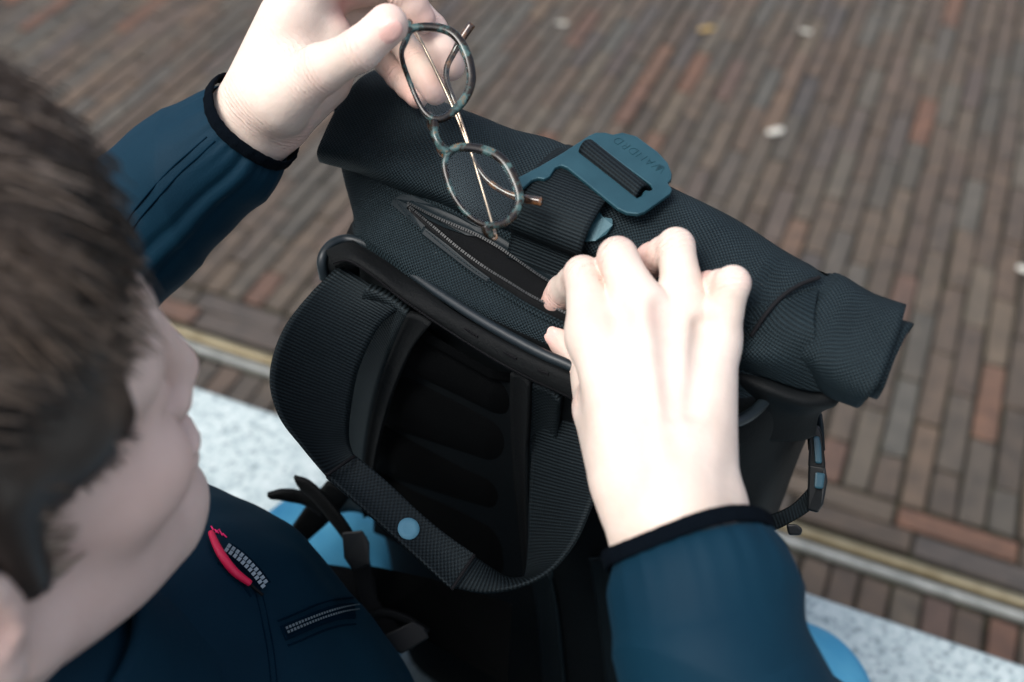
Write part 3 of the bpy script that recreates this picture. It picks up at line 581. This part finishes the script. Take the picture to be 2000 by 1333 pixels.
adopt(tube('bridge', [U(848, 238, .567), U(849, 262, .564), U(858, 282, .563), U(874, 298, .564)], [.0026, .0022, .0022, .0026], M['tort'], None, 10, 24), gl_root)
for pts in ([(840, 222, .571), (842, 246, .577), (852, 262, .577)], [(872, 312, .568), (862, 296, .574), (856, 280, .574)]):
    adopt(tube('nose_pad', [U(*q) for q in pts], [.0012, .0022, .0014], M['tort_tip'], None, 8, 12), gl_root)
def piece(name, pts, r, mt, n=30): return adopt(tube(name, [U(*q) for q in pts], r, mt, None, 10, n), gl_root)
piece('end_piece', [(800, 62, .578), (797, 50, .580), (800, 44, .584)], [.0026, .0024, .0018], M['tort'], 12)
piece('end_piece', [(948, 440, .556), (954, 456, .557), (958, 462, .560)], [.0026, .0026, .0018], M['tort'], 12)
piece('hinge', [(798, 42, .585), (806, 52, .590)], [.0016, .0014], M['gold'], 4); piece('hinge', [(962, 452, .561), (968, 462, .563), (960, 468, .563)], [.0013, .0016, .0013], M['gold'], 6)
piece('temple', [(804, 46, .590), (830, 96, .588), (880, 200, .583), (920, 300, .577), (936, 335, .575)], .0008, M['gold'])
piece('temple_tip', [(926, 312, .5765), (938, 336, .575), (958, 358, .573), (990, 378, .571), (1022, 388, .569), (1058, 394, .566)], [.0010, .0014, .0016, .0018, .0023, .0024], M['tort_tip'], 40)
piece('temple', [(966, 452, .562), (945, 380, .570), (915, 280, .577), (892, 212, .580), (886, 195, .581)], .0008, M['gold'])
piece('temple_tip', [(896, 220, .580), (884, 190, .581), (873, 160, .584), (873, 132, .586), (886, 104, .588), (902, 76, .588), (921, 48, .588)], [.0010, .0014, .0016, .0017, .0018, .0022, .0024], M['tort_tip'], 40)

# ================================================================== person: distance fields, then one skin
class Field:
    def __init__(s, lo, hi, h):
        s.lo = np.asarray(lo, float); s.h = h; s.n = np.ceil((np.asarray(hi) - s.lo) / h).astype(int) + 1
        s.ax = [s.lo[i] + h * np.arange(s.n[i]) for i in range(3)]
    def new(s): return np.full(tuple(s.n), .04, dtype=np.float32)
    def sl(s, lo, hi):
        a = np.clip(np.floor((lo - s.lo) / s.h).astype(int), 0, s.n); b = np.clip(np.ceil((hi - s.lo) / s.h).astype(int) + 1, 0, s.n)
        S = tuple(slice(a[i], b[i]) for i in range(3)); return S, [s.ax[i][S[i]].astype(np.float32) for i in range(3)]
def smin(a, b, k):
    if k <= 0: return np.minimum(a, b)
    h = np.maximum(k - np.abs(a - b), 0) / k; return np.minimum(a, b) - h * h * k * .25
def cone(F, A, a, b, r1, r2=None, k=.004, sub=False):
    a = np.asarray(a, float); b = np.asarray(b, float); r2 = r1 if r2 is None else r2; mg = max(r1, r2) + max(k, .004) + .006
    S, (x, y, z) = F.sl(np.minimum(a, b) - mg, np.maximum(a, b) + mg)
    if any(len(q) == 0 for q in (x, y, z)): return
    ab = b - a; L2 = max(ab @ ab, 1e-12); X = (x - a[0])[:, None, None]; Y = (y - a[1])[None, :, None]; Z = (z - a[2])[None, None, :]
    t = np.clip((X * ab[0] + Y * ab[1] + Z * ab[2]) / L2, 0, 1)
    d = np.sqrt((X - t * ab[0]) ** 2 + (Y - t * ab[1]) ** 2 + (Z - t * ab[2]) ** 2) - (r1 + (r2 - r1) * t)
    A[S] = smin(A[S], d, k) if not sub else -smin(-A[S], d, k)
def ell(F, A, c, r, R=np.eye(3), k=.004, sub=False):
    c = np.asarray(c, float); r = np.asarray(r, float); mg = r.max() + max(k, .004) + .006; S, (x, y, z) = F.sl(c - mg, c + mg)
    if any(len(q) == 0 for q in (x, y, z)): return
    X = (x - c[0])[:, None, None]; Y = (y - c[1])[None, :, None]; Z = (z - c[2])[None, None, :]
    q = [(X * R[0, i] + Y * R[1, i] + Z * R[2, i]) for i in range(3)]
    k0 = np.sqrt(sum((q[i] / r[i]) ** 2 for i in range(3))); k1 = np.sqrt(sum((q[i] / r[i] ** 2) ** 2 for i in range(3))) + 1e-9
    d = k0 * (k0 - 1) / k1
    A[S] = smin(A[S], d, k) if not sub else -smin(-A[S], d, k)
def nets(F, A):                              # naive surface nets
    n = A.shape; I = A < 0
    c = [A[i:n[0] - 1 + i, j:n[1] - 1 + j, l:n[2] - 1 + l] for i in (0, 1) for j in (0, 1) for l in (0, 1)]
    cnt = sum((q < 0).astype(np.int8) for q in c); act = (cnt > 0) & (cnt < 8); idx = np.argwhere(act); vals = np.stack([q[act] for q in c], 1)
    off = np.array([(i, j, l) for i in (0, 1) for j in (0, 1) for l in (0, 1)], float)
    acc = np.zeros((len(idx), 3)); num = np.zeros(len(idx))
    for a, b in [(0, 1), (2, 3), (4, 5), (6, 7), (0, 2), (1, 3), (4, 6), (5, 7), (0, 4), (1, 5), (2, 6), (3, 7)]:
        m_ = (vals[:, a] < 0) != (vals[:, b] < 0); t = vals[:, a] / (vals[:, a] - vals[:, b] + 1e-20); p = off[a] + t[:, None] * (off[b] - off[a]); acc[m_] += p[m_]; num[m_] += 1
    V = F.lo + (idx + acc / num[:, None]) * F.h; vid = np.full(act.shape, -1, int); vid[act] = np.arange(len(idx)); Q = []
    for ax in range(3):
        lo = [slice(1, -1)] * 3; lo[ax] = slice(0, n[ax] - 1); hi = list(lo); hi[ax] = slice(1, n[ax]); a, b = I[tuple(lo)], I[tuple(hi)]
        e = np.argwhere(a != b); s0 = a[a != b]; e[:, [q for q in range(3) if q != ax]] += 1
        u_, v_ = [q for q in range(3) if q != ax]; du = np.eye(3, dtype=int)[u_]; dv = np.eye(3, dtype=int)[v_]
        q = [vid[tuple((e - x * du - y * dv).T)] for x, y in ((0, 0), (1, 0), (1, 1), (0, 1))]; q = np.stack(q, 1)
        fl = s0 if ax != 1 else ~s0; q[fl] = q[fl][:, ::-1]; Q.append(q)
    Q = np.vstack(Q); Q = Q[(Q >= 0).all(1)]; return V, Q
def relax(V, Q, it=2, lam=.5):
    e = np.vstack([Q[:, [i, (i + 1) % 4]] for i in range(4)])
    for _ in range(it):
        acc = np.zeros_like(V); np.add.at(acc, e[:, 0], V[e[:, 1]]); np.add.at(acc, e[:, 1], V[e[:, 0]]); n = np.bincount(e.ravel(), minlength=len(V)).astype(float)[:, None]; V = V * (1 - lam) + lam * acc / n
    return V
SKV, SKF, PK, NL, CWt, AXd = [], [], [], [], [], []
def add_skin(V, Q, pink, nail, joints=()):
    b = sum(len(v) for v in SKV); SKV.append(V); SKF.append(Q + b)
    pk = np.zeros(len(V)); nl = np.zeros(len(V))
    for c, r, s in pink: pk = np.maximum(pk, s * np.clip(1.3 - np.linalg.norm(V - c, axis=1) / r, 0, 1))
    for c, R, r in nail: nl = np.maximum(nl, (np.sqrt((((V - c) @ R / np.asarray(r)) ** 2).sum(1)) < 1.12).astype(float))
    cw_ = np.zeros(len(V)); ad = np.zeros(len(V))
    for c, ax, r, wt, wd in joints:
        d = V - c; t = d @ ax; pr = np.linalg.norm(d - t[:, None] * ax, axis=1); q = wt * np.exp(-(t / wd) ** 2) * np.clip(1.6 - pr / (r * 1.25), 0, 1); m_ = q > cw_; cw_[m_] = q[m_]; ad[m_] = t[m_] * 1000
    PK.append(pk); NL.append(nl); CWt.append(np.clip(cw_, 0, 1)); AXd.append(ad)
def basis(x, toward):
    x = norm(x); z = norm(toward - x * (toward @ x)); y = np.cross(z, x); return np.stack([x, y, z], 1)
VIEW = lambda p: norm(np.array([0, 0, CZ]) - p)
def hand(J, rad, palm, extra, thumb, trad, fore, frad, nails, pink, h=.00105, web=(), grooves=(), crs=()):
    """J: per finger MCP, PIP, DIP, tip; palm: start point per metacarpal"""
    allp = np.array([p for f in J for p in f] + thumb + palm + fore); F_ = Field(allp.min(0) - .03, allp.max(0) + .03, h); pa = F_.new()
    for p, f, r in zip(palm, J, rad): cone(F_, pa, p, f[0], .0135, r[0] * 1.0, .010)
    for a, b, r1, r2 in extra: cone(F_, pa, a, b, r1, r2, .012)
    for i in range(len(fore) - 1): cone(F_, pa, fore[i], fore[i + 1], frad[i], frad[i + 1], .012)
    fi = F_.new()
    for f, r in zip(J, rad):
        g = F_.new()
        for i in range(3):
            mid = (f[i] + f[i + 1]) / 2; rm = (r[i] + r[i + 1]) / 2 * (.94 if i < 2 else 1.0)
            cone(F_, g, f[i], mid, r[i], rm, .002); cone(F_, g, mid, f[i + 1], rm, r[i + 1], .002)
        fi = smin(fi, g, .0010)
    th = F_.new()
    for i in range(len(thumb) - 1): cone(F_, th, thumb[i], thumb[i + 1], trad[i], trad[i + 1], .004)
    A = smin(pa, fi, .009); A = smin(A, th, .0022) if not web else A
    if web:
        tb = F_.new()
        for i in web: cone(F_, tb, thumb[i], thumb[i + 1], trad[i], trad[i + 1], .004)
        A = smin(A, tb, .016); A = smin(A, th, .0022)
    for a, b, r in grooves: cone(F_, A, a, b, r, r * .5, .0075, True)
    NP = []
    for tip, prev, side, sz in nails:
        ax = norm(tip - prev); R = basis(ax, side); c = tip + R[:, 2] * sz[3] + ax * sz[4]; ell(F_, A, c, sz[:3], R, .0004); NP.append((c, R, np.array(sz[:3])))
    jn = []
    for f, r in list(zip(J, rad)) + [(thumb, trad)]:
        for i in (1, 2): jn.append((f[i], norm(f[i + 1] - f[i - 1]), r[i] * 1.2, .9 if i == 1 else .7, .0055))
    for p, q, wt, wd in crs: jn.append((p, norm(q), .03, wt, wd))
    V, Q = nets(F_, A); V = relax(V, Q, 2, .4); add_skin(V, Q, pink, NP, jn); return F_
u = lambda l: [U(*q) for q in l]
# --- right hand on the zip
RJ = [u([(1163, 655, .547), (1138, 537, .560), (1099, 568, .590), (1082, 592, .600)]), u([(1254, 612, .545), (1206, 502, .551), (1180, 542, .578), (1168, 588, .592)]),
      u([(1340, 622, .549), (1320, 482, .553), (1273, 506, .570), (1262, 546, .586)]), u([(1400, 668, .547), (1431, 554, .535), (1385, 557, .558), (1377, 594, .580)])]
RR = [(.0136, .0097, .0084, .0074), (.0134, .0100, .0087, .0078), (.0126, .0094, .0084, .0074), (.0106, .0086, .0070, .0062)]
RP = u([(1258, 985, .508), (1298, 985, .503), (1340, 985, .506), (1382, 985, .510)])
RT = u([(1215, 930, .525), (1172, 800, .555), (1150, 712, .590), (1092, 655, .602)])
ext = []
for a, b, r1, r2 in (((1262, 960, .520), (1205, 690, .568), .013, .014), ((1330, 960, .520), (1290, 670, .570), .013, .014), ((1375, 940, .525), (1375, 700, .575), .012, .012)):
    ext.append((U(*a), U(*b), r1, r2))
for a, b in (((1300, 960, .4905), (1250, 640, .5335)), ((1345, 960, .494), (1338, 640, .5375)), ((1372, 960, .4985), (1398, 690, .5375))): ext.append((U(*a), U(*b), .0034, .0026))
RF = u([(1318, 985, .510), (1322, 1040, .502), (1345, 1130, .493), (1362, 1190, .490)])
ext += [(U(1235, 1010, .512), U(1262, 1130, .500), .0135, .013), (U(1402, 1000, .512), U(1412, 1120, .500), .0135, .013)]
nl = [(RT[3], RT[2], norm(VIEW(RT[3]) * .9 + np.array([-.05, -.45, -.15])), (.0058, .0048, .0013, .0084, -.0004))]
pk = [(RJ[0][3], .016, .75), (RT[3], .016, .7), (RJ[2][2], .013, .8), (RJ[3][2], .012, .9), (RJ[3][3], .012, .9), (RJ[1][2], .012, .6), (U(1262, 620, .532), .010, .22), (U(1165, 650, .535), .012, .15), (U(1200, 480, .55), .010, .15)]
grv = [(U(1210, 608, .5285), U(1262, 800, .5030), .0040), (U(1298, 598, .5290), U(1314, 800, .5030), .0040), (U(1374, 638, .5325), U(1352, 800, .5070), .0040)]
hand(RJ, RR, RP, ext, RT, (.0150, .0130, .0108, .0094), RF, (.020, .0215, .023, .023), nl, pk, web=(0,), grooves=grv)
# --- left hand holding the glasses
LJ = [u([(612, -45, .585), (716, -72, .598), (786, -18, .588), (822, 38, .5975)]), u([(640, -25, .612), (770, -25, .625), (842, 58, .615), (880, 130, .606)]),
      u([(655, 15, .636), (762, 45, .648), (812, 120, .632), (850, 180, .618)]), u([(660, 70, .656), (735, 100, .660), (778, 150, .646), (815, 190, .634)])]
LR_ = [(.0130, .0098, .0090, .0082), (.0130, .0100, .0090, .0080), (.0122, .0094, .0085, .0075), (.0110, .0084, .0075, .0066)]
LP_ = u([(496, 205, .600), (510, 215, .612), (525, 228, .624), (540, 240, .634)])
LT = u([(545, 195, .585), (628, 135, .567), (702, 98, .556), (757, 49, .552)])
ext = [(U(545, 215, .615), U(655, 105, .63), .016, .015), (U(520, 180, .605), U(600, 20, .60), .017, .016), (U(555, 230, .625), U(640, 165, .635), .014, .012), (U(560, 190, .592), U(650, 80, .600), .014, .012), (U(495, 185, .598), U(560, 40, .588), .014, .013)]
LF = u([(512, 228, .612), (470, 262, .617), (400, 325, .628), (260, 450, .650)])
grv = [(U(600, 215, .590), U(670, 165, .598), .0022)]
nl = [(LT[3], LT[2], norm(VIEW(LT[3]) * .9 + np.array([.05, -.1, -.35])), (.0066, .0053, .0015, .0097, .0006))]
pk = [(LJ[i][3], .017, .65) for i in range(4)] + [(LT[3], .014, .5)] + [(LJ[i][2], .014, .5) for i in range(4)] + [(U(680, 10, .60), .018, .85), (U(640, 20, .60), .015, .5), (U(560, 265, .615), .014, .35)]
hand(LJ, LR_, LP_, ext, LT, (.0150, .0122, .0103, .0104), LF, (.0215, .0225, .025, .030), nl, pk, web=(0,), grooves=grv, crs=[(U(530, 245, .60), U(560, 210, .60) - U(500, 280, .61), .55, .008), (U(650, 165, .59), U(690, 120, .58) - U(620, 190, .59), .5, .010)])
# --- head, neck
HO = np.array([-.2265, .2462, 1.0366]); ya = .758; 
HR = np.array([[math.cos(ya), -math.sin(ya), 0], [math.sin(ya), math.cos(ya), 0], [0, 0, 1]])
hp = lambda x, y, z: HO + HR @ np.array([x, y, z])
F_ = Field(HO - np.array([.15, .15, .24]), HO + np.array([.17, .17, .16]), .0024); A = F_.new()
ell(F_, A, hp(-.004, 0, .052), (.097, .075, .083), HR, .02); ell(F_, A, hp(.040, 0, -.018), (.060, .058, .085), HR, .03); ell(F_, A, hp(.048, 0, .05), (.055, .062, .055), HR, .02)
for s in (-1, 1):
    cone(F_, A, hp(.010, s * .053, -.045), hp(.080, s * .014, -.088), .017, .017, .025); ell(F_, A, hp(.068, s * .042, -.014), (.026, .020, .020), HR, .02); cone(F_, A, hp(.098, s * .012, .034), hp(.082, s * .045, .036), .011, .010, .012)
    ell(F_, A, hp(.105, s * .031, .014), (.012, .017, .012), HR, .012, True); ell(F_, A, hp(.085, s * .031, .012), (.0125, .0125, .0125), HR, .002)
    ell(F_, A, hp(.103, s * .011, -.026), (.009, .007, .007), HR, .005)
    ell(F_, A, hp(-.006, s * .076, .002), (.020, .006, .032), HR, .004)
    ring = [(-.010 + .019 * math.cos(t), .0795, .008 + .026 * math.sin(t)) for t in np.linspace(-1.0, 4.6, 14)]
    for p, q in zip(ring[:-1], ring[1:]): cone(F_, A, hp(p[0], s * p[1], p[2]), hp(q[0], s * q[1], q[2]), .0038, .0038, .004)
    ell(F_, A, hp(-.002, s * .078, -.026), (.008, .0045, .010), HR, .004); ell(F_, A, hp(-.002, s * .085, .000), (.009, .007, .013), HR, .003, True)
cone(F_, A, hp(.102, 0, .030), hp(.114, 0, -.016), .0085, .0102, .012); ell(F_, A, hp(.102, 0, -.046), (.011, .024, .0065), HR, .006); ell(F_, A, hp(.100, 0, -.058), (.011, .020, .0075), HR, .006); ell(F_, A, hp(.092, 0, -.084), (.018, .020, .017), HR, .015)
cone(F_, A, hp(-.020, 0, -.05), hp(-.045, 0, -.20), .054, .060, .03)
V, Q = nets(F_, A); V = relax(V, Q, 2, .5)
add_skin(V, Q, [(hp(.122, 0, -.02), .02, .35), (hp(.06, -.05, -.03), .11, .36), (hp(.104, 0, -.05), .02, .5), (hp(-.006, -.08, 0), .03, .5)], [])
headA, headF = A, F_
SKVv = np.vstack(SKV); person = mkobj('person', SKVv, np.vstack(SKF), M['skin'])
for nme, arr in (('pink', PK), ('nail', NL), ('cw', CWt), ('axd', AXd)):
    a_ = person.data.attributes.new(nme, 'FLOAT', 'POINT'); a_.data.foreach_set('value', np.concatenate(arr).astype(np.float32))
tag(person, 'brown-haired person in a navy softshell jacket reaching into the backpack', 'person')
# --- hair
F_ = Field(HO - np.array([.15, .15, .10]), HO + np.array([.17, .17, .24]), .0035); A = F_.new()
ell(F_, A, hp(-.008, 0, .064), (.098, .079, .080), HR, .02); ell(F_, A, hp(.008, 0, .113), (.082, .077, .063), HR, .025); ell(F_, A, hp(.062, -.008, .072), (.036, .056, .034), HR, .02); ell(F_, A, hp(-.055, 0, .0), (.050, .068, .070), HR, .02)
for s in (-1, 1):
    cone(F_, A, hp(.022, s * .066, .045), hp(.018, s * .066, .0), .013, .010, .015); cone(F_, A, hp(.018, s * .064, .0), hp(.024, s * .060, -.030), .005, .002, .01); ell(F_, A, hp(.048, s * .036, .036), (.036, .034, .030), HR, .015)
V, Q = nets(F_, A); LVh = (V - HO) @ HR
def hair_ok(p):
    x, y, z = p; j = .006 * math.sin(x * 310 + y * 90) + .004 * math.sin(x * 700)
    if x < -.03: return z > -.06
    if x < .004: return z > -.012 + j
    if x < .036: return z > -.022 + 1.5 * j
    return z > .012 + .45 * (x - .04) + j
keep = np.array([hair_ok(p) for p in LVh]); Q = Q[keep[Q].all(1)]
hb = MB(); hb.add(V, Q); tone = [.15] * len(V); rs = np.random.RandomState(3)
cand = np.where(keep)[0]; cl = rs.uniform(0, 1, 4000); tree = np.array([hp(*q) for q in rs.normal(0, .07, (400, 3)) + np.array([0, 0, .07])]); ctone = rs.uniform(0, 1.1, 400) ** 1.2
seg = 6
for i in rs.choice(cand, 9000):
    p = V[i]; l = LVh[i]; nrm = norm((l - np.array([-.005, 0, .04])) / np.array([.105, .085, .09]) ** 2); k = int(np.argmin(((tree - p) ** 2).sum(1))); ln = (.020 + .018 * max(0, min(1, (l[2] - .03) / .08))) * rs.uniform(.6, 1.15)
    comb = np.array([.75, -.25 * np.sign(-l[1]) if l[2] > .08 else 0, -.35 - .9 * max(0, 1 - (l[2]) / .10)]) if l[0] > -.04 else np.array([-.2, 0, -1.]); comb = comb + rs.normal(0, .22, 3) + .30 * (np.array([math.sin(k * 1.7), math.sin(k * 2.9), math.sin(k * 4.1)]))
    t0 = norm(comb - nrm * (comb @ nrm)); pts = []; q = l - nrm * .003; d = norm(t0 + nrm * rs.uniform(.02, .22))
    for s in range(seg):
        pts.append(q.copy()); q = q + d * ln / (seg - 1); rel = (q - np.array([-.005, 0, .05])); nn = norm(rel / np.array([.105, .085, .09]) ** 2); d = norm(d - nn * (.22 * max(0, d @ nn) + .05) + np.array([.02, 0, -.10]) + .05 * np.array([math.sin(k + s), math.cos(k * 2 + s), 0]))
    P = np.array([hp(*x) for x in pts]); Vt, Ft, _ = tube_geo(P, np.linspace(.00075, .00025, seg), 3)
    hb.add(Vt, Ft[:-2]); tone += [float(np.clip(ctone[k] * .75 + rs.uniform(-.12, .3), 0, 1))] * len(Vt)
hair = hb.build('hair', M['hair'], person); a_ = hair.data.attributes.new('tone', 'FLOAT', 'POINT'); a_.data.foreach_set('value', np.array(tone, dtype=np.float32)); hair['label'] = 'short tousled brown hair'
# --- jacket: torso and upper arms as a field, forearm sleeves as lofts
Wp = lambda *a: np.array(a, float)
LSH, RSH = Wp(-.42, .25, .86), Wp(-.12, .03, .86); LEL, REL = U(-60, 720, .71), U(1520, 1560, .50)
F_ = Field(Wp(-.60, -.12, .44), Wp(.30, .62, 1.0), .0055); A = F_.new()
cone(F_, A, hp(-.045, 0, -.15), LSH, .062, .066, .06); cone(F_, A, hp(-.045, 0, -.15), RSH, .062, .066, .06)
A1 = U(258, 1395, .665); cone(F_, A, A1, U(440, 1560, .685), .104, .118, .06); cone(F_, A, hp(-.03, 0, -.18), A1, .075, .10, .08); cone(F_, A, LSH, A1, .06, .09, .07); cone(F_, A, RSH, A1, .06, .09, .07)
cone(F_, A, A1, Wp(-.24, .20, .58), .10, .15, .08); cone(F_, A, U(440, 1560, .685), Wp(-.12, .16, .56), .10, .12, .08)
cone(F_, A, LSH, LEL, .064, .056, .04); cone(F_, A, RSH, REL, .064, .060, .04)
V, Q = nets(F_, A); V = relax(V, Q, 3, .5)
vn = np.zeros_like(V); fn = np.cross(V[Q[:, 1]] - V[Q[:, 0]], V[Q[:, 2]] - V[Q[:, 0]])
for i in range(4): np.add.at(vn, Q[:, i], fn)
vn = norm(vn); wv = np.array([fbm(p, 26) * .0035 + fbm(p[[1, 2, 0]], 60) * .0012 for p in V]); V = V + vn * wv[:, None]
jb = MB(); jb.add(V, Q)
def loft(P, RX, RY, xref, n=90, seg=96, fun=None):
    C = cr(np.column_stack([np.array(P), RX, RY]), n); P, RX, RY = C[:, :3], C[:, 3], C[:, 4]; T = norm(np.gradient(P, axis=0)); al = arclen(P); V = []
    for i in range(n):
        x = norm(xref - T[i] * (xref @ T[i])); y = np.cross(T[i], x)
        for k in range(seg):
            th = 2 * math.pi * k / seg; e = fun(th, al[i], al[-1]) if fun else 0; V.append(P[i] + x * (RX[i] + e) * math.cos(th) + y * (RY[i] + e) * math.sin(th))
    return V, grid_faces(n, seg, True), P, T
def sleeve(P, RX, RY, xref, seam_th, fold):
    def fun(th, s, tot):
        g = .0006 * math.exp(-s / .012) * (math.sin(th * 23 + 1.5 * math.sin(th * 3)) + .4 * math.sin(th * 37)) * min(1, s / .004)
        dth = (th - seam_th + math.pi) % (2 * math.pi) - math.pi; sm_ = .0022 * math.exp(-(dth / .10) ** 2) - .0014 * math.exp(-((dth - .19) / .05) ** 2) - .0010 * math.exp(-((dth + .17) / .04) ** 2)
        w_ = fold * ((.6 - abs(math.sin(s * 48 + 1.5 * math.sin(th * 1.0 + .6)))) * .8 + math.sin(s * 130 + 2.2 * math.cos(th)) * .22 + math.sin(s * 40 + 3 * th) * .2) * min(1, s / .03)
        return g + sm_ + w_ - .0035 * math.exp(-s / .006)
    return loft(P, RX, RY, xref, 110, 120, fun)
# left sleeve
cL = U(489, 243, .612); SP = [cL, U(440, 290, .622), U(372, 345, .636), U(300, 408, .650), U(190, 510, .67), U(60, 615, .69), U(-60, 720, .71)]
Vl, Fl, _, T = sleeve(SP, [.0305, .036, .041, .0445, .047, .050, .053], [.0300, .0345, .039, .042, .046, .049, .052], VIEW(cL), 5.75, .0036); jb.add(Vl, Fl)
tL = norm(U(530, 205, .606) - U(440, 290, .622)); 
# right sleeve
cR = U(1345, 1070, .492); SP2 = [cR, U(1360, 1120, .487), U(1378, 1200, .482), U(1405, 1300, .478), U(1450, 1420, .478), REL]
Vr, Fr, _, T2 = sleeve(SP2, [.0315, .036, .0395, .042, .047, .055], [.0385, .0415, .0425, .0435, .048, .056], VIEW(cR), 2.6, .0055); jb.add(Vr, Fr)
jacket = jb.build('jacket', M['jacket'], person); jacket['label'] = 'navy softshell jacket with black fleece cuffs'
for cc, P2, rx, ry in ((cL, SP[1], .0300, .0295), (cR, SP2[1], .0312, .0380)):
    t = norm(cc - P2); x = norm(VIEW(cc) - t * (VIEW(cc) @ t)); y = np.cross(t, x); V = []; prof = [(-.0015, .0004), (-.0004, .0010), (.0025, .0012), (.0053, .0009), (.0062, .0001), (.0053, -.0011), (.0025, -.0013), (-.0015, -.0012)]
    for k in range(110):
        a = 2 * math.pi * k / 110
        for ds, dr in prof: q = dr + .0002 * math.sin(a * 23) + .0002 * math.sin(a * 41); V.append(cc + t * (ds + .0012 * math.sin(a * 3)) + x * (rx + q) * math.cos(a) + y * (ry + q) * math.sin(a))
    n = len(prof); F = grid_faces(110, n, True) + [(109 * n + k, 109 * n + (k + 1) % n, (k + 1) % n, k) for k in range(n)]
    cf = mkobj('cuff', V, F, M['cuff'], jacket); cf['label'] = 'black fleece cuff'
# collar
V = []; prof = []
for k in range(80):
    a = 2 * math.pi * k / 80; cx_, cy_ = math.cos(a), math.sin(a)
    for zz, rx, ry, fo in ((-.165, .098, .085, .018), (-.135, .088, .076, .010), (-.105, .084, .072, .008), (-.098, .081, .069, .008), (-.105, .077, .065, .008), (-.150, .074, .062, .008)):
        V.append(hp(-.028 + fo + rx * cx_, ry * cy_, zz - .012 * cx_ + .0015 * math.sin(a * 5)))
F = grid_faces(80, 6, False) + [(79 * 6 + k, 79 * 6 + k + 1, k + 1, k) for k in range(5)]
mkobj('collar', V, F, M['jacket'], jacket)
JB = [bvh_of(jacket)]
J_ = lambda l, off: [hit(x, y, JB, off, .58) for x, y in l]
def jzip(path, wd, pull=None):
    A = [(x, y) for x, y in path]; d = np.gradient(np.array(A, float), axis=0); nn = np.stack([-d[:, 1], d[:, 0]], 1); nn /= np.linalg.norm(nn, axis=1)[:, None]
    up = [tuple(np.array(a) + q * wd) for a, q in zip(A, nn)]; dn = [tuple(np.array(a) - q * wd) for a, q in zip(A, nn)]
    ribbon('zip_tape', J_(up, .0002), J_(dn, .0002), M['seam'], jacket, th=.0012, n=30, m=5)
    for s_ in (-1, 1):
        o = teeth(J_([tuple(np.array(a) + q * s_ * 4.5) for a, q in zip(A, nn)], .0045), .0, 'zip_teeth', None, M['teeth'], .0028, (.00095, .0011, .0006)); o.parent = jacket
    for s_ in (-1.0, 1.0):
        tube('stitch_line', J_([tuple(np.array(a) + q * s_ * (wd + 11)) for a, q in zip(A, nn)], .0002), .0006, M['seam'], jacket, 6, 30)
jzip([(552, 1238), (590, 1222), (625, 1207), (660, 1197), (692, 1194)], 15)
jzip([(438, 1082), (460, 1098), (485, 1122), (508, 1152)], 12)
tube('zip_pull', J_([(408, 1050), (418, 1075), (432, 1100), (452, 1125), (480, 1146)], .0035), [.0018, .0022, .0024, .0023, .0018], M['red'], jacket, 10, 30)
tube('pull_cord', J_([(478, 1144), (492, 1156), (506, 1168)], .003), .0009, M['thread'], jacket, 6, 10)
for sl in ([(500, 1162), (512, 1215), (522, 1270), (530, 1345)], [(512, 1160), (524, 1215), (534, 1270), (542, 1345)], [(404, 268), (372, 296), (338, 326), (300, 366), (262, 412), (244, 440)], [(420, 276), (388, 306), (352, 338), (314, 380), (276, 424), (256, 452)]):
    tube('stitch_line', J_(sl, .0001), .0005, M['seam'], jacket, 6, 40)
mb = MB()
for x0, y0, x1, y1 in ((412, 1030, 416, 1037), (418, 1036, 427, 1044), (421, 1042, 428, 1036), (428, 1038, 434, 1048), (434, 1044, 442, 1052)):
    V, F, _ = tube_geo(J_([(x0, y0), (x1, y1)], .0006), .0005, 5); mb.add(V, F)
mb.build('chest_print', M['pink'], jacket)
# --- trousers
F_ = Field(Wp(-.45, -.08, .40), Wp(.42, .68, .72), .006); A = F_.new()
KL, KR = Wp(-.165, .535, .545), Wp(.214, .408, .545)
cone(F_, A, Wp(-.30, .17, .55), KL, .085, .066, .04); cone(F_, A, Wp(-.10, .08, .55), KR, .085, .066, .04); cone(F_, A, Wp(-.30, .17, .55), Wp(-.10, .08, .55), .10, .10, .05)
cone(F_, A, KL, Wp(-.10, .28, .505), .056, .045, .03); cone(F_, A, KR, Wp(.06, .22, .505), .056, .045, .03)
V, Q = nets(F_, A); V = relax(V, Q, 3, .5); V = V + np.array([[0, 0, fbm(p, 40) * .003] for p in V]); mkobj('trousers', V, Q, M['jeans'], person)['label'] = 'light blue jeans'
